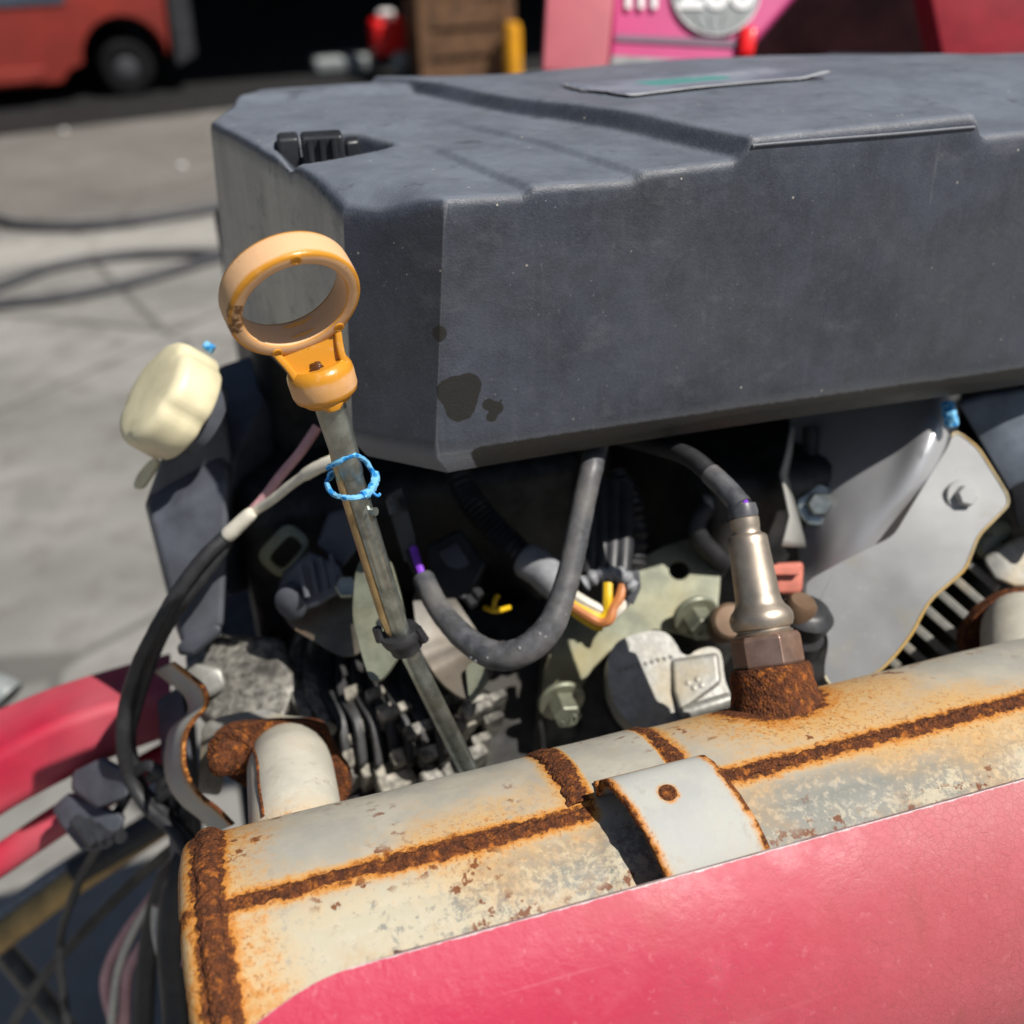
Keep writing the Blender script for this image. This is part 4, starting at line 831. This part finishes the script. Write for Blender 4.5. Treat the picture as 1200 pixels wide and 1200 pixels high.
def onsurf(px, py, d0=.40, d1=.47):
    bpy.context.view_layer.update(); dg = bpy.context.evaluated_depsgraph_get(); best = None
    for o_ in cv.children:
        if o_.name.startswith('raised'): continue
        ev = o_.evaluated_get(dg); im = ev.matrix_world.inverted(); a = im @ CAM; b = im @ W(px, py, 1); h = ev.ray_cast(a, (b - a).normalized())
        if h[0]:
            p = ev.matrix_world @ h[1]; n_ = (ev.matrix_world.to_3x3() @ h[2]).normalized(); n_ = n_ if n_.dot(CAM - p) > 0 else -n_
            if best is None or (p - CAM).length < (best[0] - CAM).length: best = (p, n_)
    return best or (W(px, py, .43), camvec((0, 0, -1)))
for i in range(9):
    a = 727 + i * 7.4; q, n_ = onsurf(a, 786 - i * 1.9)
    MB().box(q, (.0014, .0022 + .0004 * (i % 3 == 0), .0005), RM @ Matrix.Rotation(.2 * (i % 2), 3, 'Z')).build('raised_character', M['cast'], cv, bevel=.0003)
for a, b in ((806, 800), (817, 796), (822, 803), (813, 806)):
    q, n_ = onsurf(a, b); MB().lathe(q, n_, [(.0012, -.001), (.0012, .0002), (.0007, .0004), (0, .0004)], 10).build('raised_mark', M['cast'], cv)

# ------------------------------------------------------------------ right side: shroud, baffle, finned cylinder
fs = thing('fan_shroud', 'dark grey curved metal shroud above the silver baffle', 'shroud', W(1000, 680, .50))
ctl = [[(925, 470, .495), (985, 468, .478), (1050, 462, .464), (1100, 458, .454), (1124, 455, .468)],
       [(928, 530, .485), (985, 525, .467), (1050, 520, .452), (1095, 505, .441), (1120, 505, .460)],
       [(933, 600, .478), (980, 590, .459), (1035, 575, .446), (1078, 560, .440), (1110, 560, .462)],
       [(938, 660, .47), (975, 650, .454), (1015, 630, .446), (1050, 612, .448), (1085, 612, .468)],
       [(940, 705, .46), (975, 695, .452), (1010, 685, .450), (1045, 672, .458), (1080, 655, .47)]]
rows = [[W(*p) for p in r] for r in ctl]
rows = list(zip(*[spline(c, 6) for c in zip(*[spline(r, 6) for r in rows])])); MB().grid([list(r) for r in zip(*rows)]).build('shell', plain('satin_grey_metal', (.46, .465, .48), .42, .4, .06, 30, bump=.05), fs, solid=.002, recalc=False)
bf = thing('heat_baffle', 'silver sheet metal baffle with yellowed edges beside the fins', 'baffle', W(980, 800, .44))
bdp = lambda a, b: .450 - (b - 505) * .00013 - (a - 1050) * .00003
ol = [(943, 682), (990, 656), (1047, 628), (1082, 570), (1112, 522), (1118, 503), (1146, 524), (1181, 580), (1182, 592), (1171, 603), (1146, 628), (1138, 650), (1131, 668), (1091, 702), (1080, 720), (1070, 741), (1052, 765), (1031, 787), (1005, 799), (978, 808), (966, 795), (966, 778), (971, 755), (968, 740), (958, 729), (946, 708)]
oc = Vector((1050, 680)); m = MB(); L = roundpoly(plane_px([(943, 682, bdp(943, 682)), (1118, 503, bdp(1118, 503)), (1031, 787, bdp(1031, 787))], ol), .004, 3)
MB().plate(L, thick=.0018).build('plate', M['baffle'], bf, bevel=.0004)
MB().tube(L[len(L) // 5:len(L) * 4 // 5], .0006, 8).build('rolled_edge', plain('yellowed_edge', (.36, .31, .20), .5, .3, .3, 120, dirt=(.48, .30, .08), dirtamt=.9), bf)
bolt(1128, 582, .437, bf, camvec((.1, -.1, -1)), .0044, .005, 'baffle', mark=False)
fc = thing('finned_cylinder', 'aluminium cooling fins showing at the lower right of the baffle', 'cylinder', W(1100, 790, .47))
MB().hull(WP((1020, 800, .50), (1160, 620, .51), (1260, 640, .52), (1260, 820, .50), (1100, 860, .49), (1040, 780, .6), (1200, 640, .6))).build('barrel', M['dark_cast'], fc)
for k in range(8):
    f = k / 7; a, b = 1050 + 100 * f, 792 - 138 * f
    q = [W(a - 12, b - 30, .474), W(a + 36, b + 12, .462), W(a + 37, b + 13, .50), W(a - 12, b - 30, .51)]
    MB().plate(q, thick=.0036, direction=camvec((.62, -.78, 0))).build('fin', M['cast'], fc, bevel=.0005)
MB().hull(WP((1150, 655, .462), (1195, 625, .46), (1260, 620, .46), (1260, 690, .455), (1190, 690, .455), (1165, 680, .458), (1170, 640, .50), (1260, 640, .50))).build('head_edge', M['cast'], fc, bevel=.002)
for a, b in ((1172, 622), (1160, 640)): MB().lathe(W(a, b, .468), camvec((0, 0, -1)), [(.006, -.01), (.006, 0), (.004, .002), (0, .002)], 16).build('stud', M['zinc'], fc)
rp = thing('right_side_plastic', 'blue-grey plastic panel at the right edge under the cover', 'panel', W(1170, 600, .50))
MB().hull(WP((1120, 470, .458), (1150, 460, .455), (1290, 440, .45), (1290, 640, .45), (1205, 615, .458), (1180, 560, .462), (1150, 515, .462), (1130, 480, .56), (1290, 600, .56))).build('panel', plain('blue_grey_plastic', (.12, .14, .17), .45, 0, .25, 60), rp, bevel=.003)
MB().hull(WP((1183, 570, .453), (1230, 550, .445), (1230, 640, .445), (1190, 620, .453), (1200, 580, .50))).build('clip', M['black'], rp, bevel=.002)
o = MB().tube(spline(WP((1110, 474, .438), (1113, 486, .436), (1116, 498, .437)), 6), .0028, 8, jitter=.2).build('blue_tape', M['twine']); tag(o, 'scrap of blue tape at the cover edge above the baffle', 'tape')
tp_ = thing('torn_steel_strip', 'narrow wavy steel strip hanging below the cover by the shroud', 'strip', W(930, 640, .47))
rows = [[W(a, b, d), W(a + wd, b + 2, d + .012)] for a, b, wd, d in ((927, 500, 4, .445), (922, 530, 5, .445), (915, 555, 7, .444), (920, 580, 8, .443), (925, 605, 10, .442), (918, 632, 24, .442), (915, 640, 28, .442))]
MB().grid(rows).build('strip', M['bright_zinc'], tp_, solid=.0012)
MB().tube(WP((950, 500, .475), (950, 545, .475)), .0035, 10).build('stud', M['dark_cast'], tp_)
hc = thing('salmon_hose_clip', 'salmon plastic clip behind the oxygen sensor', 'clip', W(922, 695, .43))
MB().hull(WP((906, 660, .43), (942, 658, .43), (940, 697, .43), (908, 698, .43), (906, 660, .45), (942, 658, .45), (940, 697, .45))).build('clip', M['copper'], hc, bevel=.002)
MB().box(W(918, 668, .4285), (.012, .004, .003), RM).build('rib', M['copper'], hc, bevel=.0006)
sk = thing('black_plug_boot', 'small black rubber boot on a brass stem behind the sensor', 'boot', W(935, 745, .42))
ax = camvec((.15, -.8, -.6))
MB().lathe(W(936, 742, .42), ax, [(.009, -.012), (.010, 0), (.008, .003), (.0095, .006), (.0105, .010), (.008, .013), (.006, .014), (0, .014)], 24).build('boot', M['rubber'], sk)
MB().lathe(W(934, 722, .412), ax, [(.006, 0), (.006, .006), (.0045, .008), (0, .008)], 18).build('stem', M['tan_plate'], sk)
o = MB().lathe(W(856, 728, .44), camvec((0, -.2, -1)), [(.0075, -.02), (.0075, 0), (.0062, .0012), (0, .0015)], 24).build('brass_plug', M['tan_plate']); tag(o, 'round tan plug just left of the oxygen sensor', 'plug')

# right exhaust elbow
def exhaust(name_label, pts, r, seam_side, flange_px, fd, bolts):
    t = thing('exhaust_pipe', name_label, 'exhaust pipe', W(*pts[-1]), 'exhaust pipes entering the muffler')
    pth = spline(WP(*pts), 10); m = MB(); m.tube(pth, r, 32)
    n = len(m.v); L = [0.0] * n
    for i in range(n):
        k = i // 32; L[i] = max(.55 * ss(.75, 1, k / len(pth)), .5 * ss(.25, 0, k / len(pth)))
    m.a['rust'] = L; m.build('elbow', M['pipe'], t, angle=60)
    MB().plate(roundpoly([W(a, b, fd) for a, b in flange_px], .006), thick=.008).build('flange', M['rust'], t, bevel=.001)
    for a, b, d in bolts:
        bb = MB().lathe(W(a, b, d), camvec((-.15, .25, -.95)), [(.0085, -.002), (.0085, .001), (.0068, .0012), (.0064, .006), (.0045, .0066), (.0042, .0105), (.003, .0115), (0, .0118)], 6 * 4, lob=lambda t_, i: 1 - (.05 * (1 - cos(6 * t_)) if i in (2, 3) else 0)).build('nut', M['rust'], t)
    return t, pth
ep, pth = exhaust('cream-coated exhaust elbow with rusty flange at the left cylinder', [(338, 892, .425), (339, 897, .405), (341, 910, .387), (344, 935, .372), (347, 965, .358), (350, 1000, .35)], .0152, -1, [(248, 862), (262, 850), (330, 845), (378, 846), (388, 880), (410, 905), (408, 945), (340, 950), (300, 930), (258, 905), (250, 890)], .412, [(270, 882, .397)])
def radial(i, v):
    t = (pth[i + 1] - pth[i - 1]).normalized(); return (v - t * t.dot(v)).normalized()
MB().tube([pth[i] + radial(i, camvec((-.55, -.45, -.70))) * .0152 for i in range(6, 44)], .0006, 8).build('weld_seam', M['rust'], ep)
exhaust('cream-coated exhaust elbow at the right edge of the picture', [(1200, 735, .455), (1197, 738, .435), (1198, 750, .42), (1200, 775, .408), (1203, 800, .40), (1205, 830, .395)], .0150, -1, [(1128, 742), (1150, 712), (1185, 690), (1230, 690), (1260, 720), (1260, 770), (1190, 775), (1132, 770)], .437, [])

# ------------------------------------------------------------------ left cylinder head
lh = thing('cylinder_head', 'oily cast cylinder head with curved fins at the left', 'cylinder head', W(340, 900, .47))
MB().hull(WP((215, 760, .475), (262, 742, .47), (330, 745, .465), (352, 800, .455), (330, 850, .445), (255, 855, .445), (222, 830, .46), (240, 770, .56), (360, 800, .55), (250, 860, .52))).build('casting', M['cast_dirty'], lh, bevel=.004, seg=3)
MB().hull(WP((200, 790, .455), (228, 775, .45), (262, 780, .452), (268, 808, .45), (240, 822, .448), (208, 812, .45), (230, 800, .50))).build('lug', M['cast'], lh, bevel=.003, seg=3)
MB().plate(roundpoly(WP((236, 848, .432), (262, 838, .432), (310, 830, .432), (330, 838, .43), (384, 843, .43), (382, 858, .428), (256, 862, .428), (244, 930, .43), (232, 930, .432)), .004), thick=.012).build('gasket_face', M['cast'], lh, bevel=.001)
for k in range(9):
    dx = 19 * k
    path = spline(WP((352 + dx, 735 - 2 * k, .475), (338 + dx, 775, .465), (340 + dx, 815, .452), (358 + dx, 850, .442), (366 + dx, 900, .44)), 6)
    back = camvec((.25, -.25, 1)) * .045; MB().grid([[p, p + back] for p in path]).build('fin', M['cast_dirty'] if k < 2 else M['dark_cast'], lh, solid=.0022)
for k, (a, b, l, wd) in enumerate(((440, 832, 46, 8), (470, 852, 50, 9), (455, 880, 44, 12), (488, 878, 60, 10), (440, 912, 52, 16), (490, 905, 56, 15), (515, 850, 46, 9), (535, 880, 40, 12), (400, 880, 24, 16), (540, 828, 40, 9), (520, 925, 60, 12))):
    q = WP((a, b, .438), (a + l * .8, b - l * .28, .446), (a + l, b - l * .28 + wd, .446), (a + l * .18, b + wd * 1.5, .438)); MB().plate(q, thick=.022, direction=camvec((.1, -.55, -.8))).build('fin_tip', M['fin_tip'] if k % 2 == 0 else M['cast_dirty'], lh, bevel=.0012)
rnd = random.Random(5)
for k in range(26):
    a, b = rnd.uniform(400, 585), rnd.uniform(800, 930)
    if b > 1010 - .22 * a: continue
    l, wd = rnd.uniform(20, 40), rnd.uniform(6, 11); dd_ = .446 - (b - 800) * .00005
    q = WP((a, b, dd_), (a + l * .8, b - l * .28, dd_ + .008), (a + l, b - l * .28 + wd, dd_ + .008), (a + l * .18, b + wd * 1.5, dd_)); MB().plate(q, thick=.02, direction=camvec((.1, -.55, -.8))).build('fin_tip', M['fin_tip'] if k % 3 else M['cast_dirty'], lh, bevel=.001)
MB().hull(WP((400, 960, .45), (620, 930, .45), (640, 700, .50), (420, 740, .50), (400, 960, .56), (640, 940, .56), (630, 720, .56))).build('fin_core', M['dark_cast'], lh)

# wavy silver shield left of the pipe
wv = thing('wavy_side_shield', 'thin wavy silver sheet with rusty edge left of the exhaust elbow', 'shield', W(250, 965, .40))
ed = [(203, 776, .43), (222, 790, .425), (240, 806, .42), (243, 826, .42), (228, 844, .42), (218, 862, .418), (216, 890, .415), (222, 912, .41), (236, 932, .405), (256, 948, .40), (274, 966, .395)]
p1 = spline(WP(*ed), 6); p2 = spline(WP(*[(a - 22 - 4 * (i == 4), b + 10, d + .02) for i, (a, b, d) in enumerate(ed)]), 6)
rows = [[a.lerp(b, t) for t in (0, .06, .2, .5, 1)] for a, b in zip(p1, p2)]
MB().grid(rows, rust=[x for _ in rows for x in (.62, .5, .1, 0, 0)]).build('sheet', M['strap'], wv, solid=.0013)
dk = thing('black_side_guard', 'black plastic guard between the red frame bar and the engine', 'guard', W(210, 1000, .48))
MB().hull(WP((183, 820, .50), (212, 800, .49), (222, 860, .47), (215, 980, .46), (235, 1010, .46), (200, 1010, .47), (196, 900, .49), (186, 850, .49), (230, 850, .56), (240, 1000, .55))).build('guard', M['tank'], dk, bevel=.002)

# ------------------------------------------------------------------ lower left: red frame, rods, plug, wires
rb = thing('red_frame_bar', 'red painted steel frame bar at the left edge', 'frame bar', W(60, 940, .50))
bx_ = (-120, -60, 0, 60, 130, 200)
A = [W(x, y, .515 + .0001 * x) for x, y in zip(bx_, (868, 848, 826, 802, 780, 761))]; Bq = [W(x, y, .480 + .0001 * x) for x, y in zip(bx_, (950, 918, 882, 850, 826, 812))]; Cq = [W(x, y, .485 + .0001 * x) for x, y in zip(bx_, (1040, 1000, 956, 922, 888, 862))]; Dq = [W(x, y, .53 + .0001 * x) for x, y in zip(bx_, (1040, 1000, 956, 922, 888, 862))]
MB().grid([spline(A, 5), spline(Bq, 5), spline(Cq, 5), spline(Dq, 5)], closed_u=True).build('bar', M['redpaint'], rb, bevel=.005, seg=3)
MB().tube(spline(WP((-60, 1046, .515), (0, 1008, .515), (90, 948, .52), (200, 885, .53)), 6), .0075, 14).build('lower_rail', M['redpaint'], rb)
MB().tube(spline(WP((-40, 800, .70), (0, 812, .70), (10, 818, .70)), 4), .012, 10).build('end_stub', M['decal_grey'], rb)
wr = thing('tan_rod', 'tan varnished rod crossing the lower left corner', 'rod', W(60, 1060, .70))
MB().tube(WP((-40, 1130, .70), (85, 1035, .70), (215, 950, .70)), [.0085, .0085, .0080], 14).build('rod', M['woodrod'], wr)
MB().tube(WP((88, 1022, .69), (150, 985, .69), (215, 945, .69)), .0090, 14).build('sleeve', M['rubber'], wr)
o = MB().tube(WP((-40, 1100, .705), (60, 1030, .705), (130, 985, .705)), .006, 12).build('grey_rod', M['tape']); tag(o, 'thin grey rod lying just above the tan rod', 'rod')
o = MB().tube(WP((-20, 1085, .80), (30, 1145, .78), (90, 1225, .76)), .008, 12).build('dark_rod', M['tan_plate']); tag(o, 'dark brown rod sloping down across the bottom left corner', 'rod')
bp = thing('black_plug', 'black cable plug with grey face hanging by the red bar', 'plug', W(110, 960, 0.488))
MB().hull(WP((82, 905, 0.478), (122, 885, 0.468), (150, 900, 0.458), (152, 935, 0.458), (110, 950, 0.468), (80, 928, 0.478), (120, 900, 0.508), (150, 930, 0.508))).build('housing', M['tank'], bp, bevel=.003, seg=2)
MB().hull(WP((58, 945, 0.488), (80, 925, 0.483), (100, 935, 0.478), (150, 955, 0.468), (130, 995, 0.468), (95, 1000, 0.473), (75, 975, 0.483), (100, 950, 0.528), (140, 980, 0.518))).build('boot', M['tank'], bp, bevel=.003, seg=2)
for i in range(4): MB().tube(WP((88 + 14 * i, 960 + 4 * i, 0.475), (112 + 10 * i, 990 - 3 * i, 0.469)), .003, 8).build('rib', M['black'], bp)
def loose(label, px, mat, r=.0028):
    o = MB().tube(spline([W(*p) for p in px], 8), r, 10).build('loose_wire', M[mat]); tag(o, label, 'wire', 'loose wires at the lower left')
loose('pink-grey wire, leftmost of the loose wires left of the muffler end', [(205, 1010, .52), (180, 1050, .53), (150, 1090, .54), (130, 1125, .55), (124, 1160, .56), (140, 1220, .57)], 'pink_wire')
loose('pink-grey wire running just right of the leftmost loose wire', [(212, 1020, .51), (195, 1055, .52), (172, 1100, .53), (150, 1140, .54), (146, 1200, .56)], 'pink_wire')
loose('white wire curving tightly beside the muffler end', [(188, 1060, .49), (187, 1085, .49), (193, 1115, .485), (204, 1140, .485), (214, 1150, .485)], 'white_wire', .0038)
loose('black cable hanging straight down between the loose wires', [(225, 1000, .50), (195, 1030, .51), (178, 1090, .52), (170, 1160, .53), (168, 1230, .54)], 'rubber', .005)
loose('black cable hanging beside the muffler end cap', [(230, 990, .47), (208, 1030, .47), (200, 1100, .475), (205, 1170, .48), (210, 1240, .48)], 'rubber', .006)

# ------------------------------------------------------------------ darker fittings under the cover
rl = thing('relay_box', 'black relay box in the shadow behind the sensor cable loop', 'relay', W(530, 690, .455))
MB().hull(WP((498, 640, .455), (540, 618, .458), (572, 660, .452), (545, 706, .445), (505, 690, .448), (520, 640, .50), (560, 690, .49))).build('housing', M['black'], rl, bevel=.002)
MB().hull(WP((512, 646, .4535), (536, 633, .455), (552, 660, .4515), (528, 678, .450), (520, 650, .46), (545, 665, .458))).build('lid', M['tank'], rl, bevel=.001)
for a, b in ((548, 700), (556, 690)): MB().tube(WP((a, b, .446), (a + 8, b + 10, .444)), .0022, 8).build('terminal', M['rubber'], rl)
hz = thing('vacuum_hose', 'black rubber hose curling under the cover behind the oxygen sensor', 'hose', W(830, 620, .46))
MB().tube(spline(WP((905, 560, .48), (870, 575, .47), (836, 590, .462), (818, 610, .46), (822, 634, .462), (850, 660, .47)), 8), .0042, 12).build('hose', M['rubber'], hz)
MB().lathe(W(836, 590, .462), camvec((-.8, .35, .1)), [(.0052, -.003), (.0054, 0), (.0052, .003)], 20).build('hose_clamp', M['bright_zinc'], hz)
hb = thing('rear_hose', 'dark corrugated hose rising under the cover right of the connector', 'hose', W(740, 640, .47))
pth = spline(WP((720, 560, .475), (735, 585, .468), (742, 620, .465), (740, 665, .465)), 16)
MB().tube(pth, [.0058 + .0007 * sin(k * 1.7) for k in range(len(pth))], 14).build('hose', M['rubber'], hb)
bh = thing('bracket_bolt', 'small hex bolt in the dark gap under the cover by the steel strip', 'bolt', W(960, 590, .46))
MB().lathe(W(958, 592, .462), camvec((0, -.1, -1)), [(.0055, -.01), (.0055, .003), (.0045, .004), (0, .004)], 6).build('head', M['green_zinc'], bh, angle=20)
MB().lathe(W(958, 592, .4625), camvec((0, -.1, -1)), [(.009, -.01), (.009, 0), (.0085, .0006), (.004, .0007)], 24).build('washer', M['green_zinc'], bh)

rw = random.Random(11)
for k, (mat, lab) in enumerate((('rubber', 'thin black wire sagging above the tan rod by the black plug'), ('white_wire', 'thin white wire hanging left of the muffler end beside the pink-grey wires'), ('pink_wire', 'short pink wire dangling nearest the muffler end cap'), ('rubber', 'black wire crossing behind the loose pink-grey wires'), ('copper', 'salmon wire end poking out beside the muffler end cap'))):
    pts = (((150, 930, .47), (120, 985, .50), (90, 1040, .53), (70, 1110, .56), (80, 1210, .58)), ((208, 1000, .50), (190, 1040, .515), (160, 1085, .53), (138, 1140, .54), (130, 1210, .55)), ((200, 1045, .48), (205, 1075, .478), (210, 1100, .477), (212, 1130, .477)), ((215, 985, .52), (160, 1030, .55), (100, 1090, .57), (40, 1160, .60), (0, 1230, .62)), ((198, 1052, .474), (204, 1066, .473), (208, 1082, .473)))[k]
    loose(lab, pts, mat, (.0022, .0020, .0028, .0030, .0034)[k])
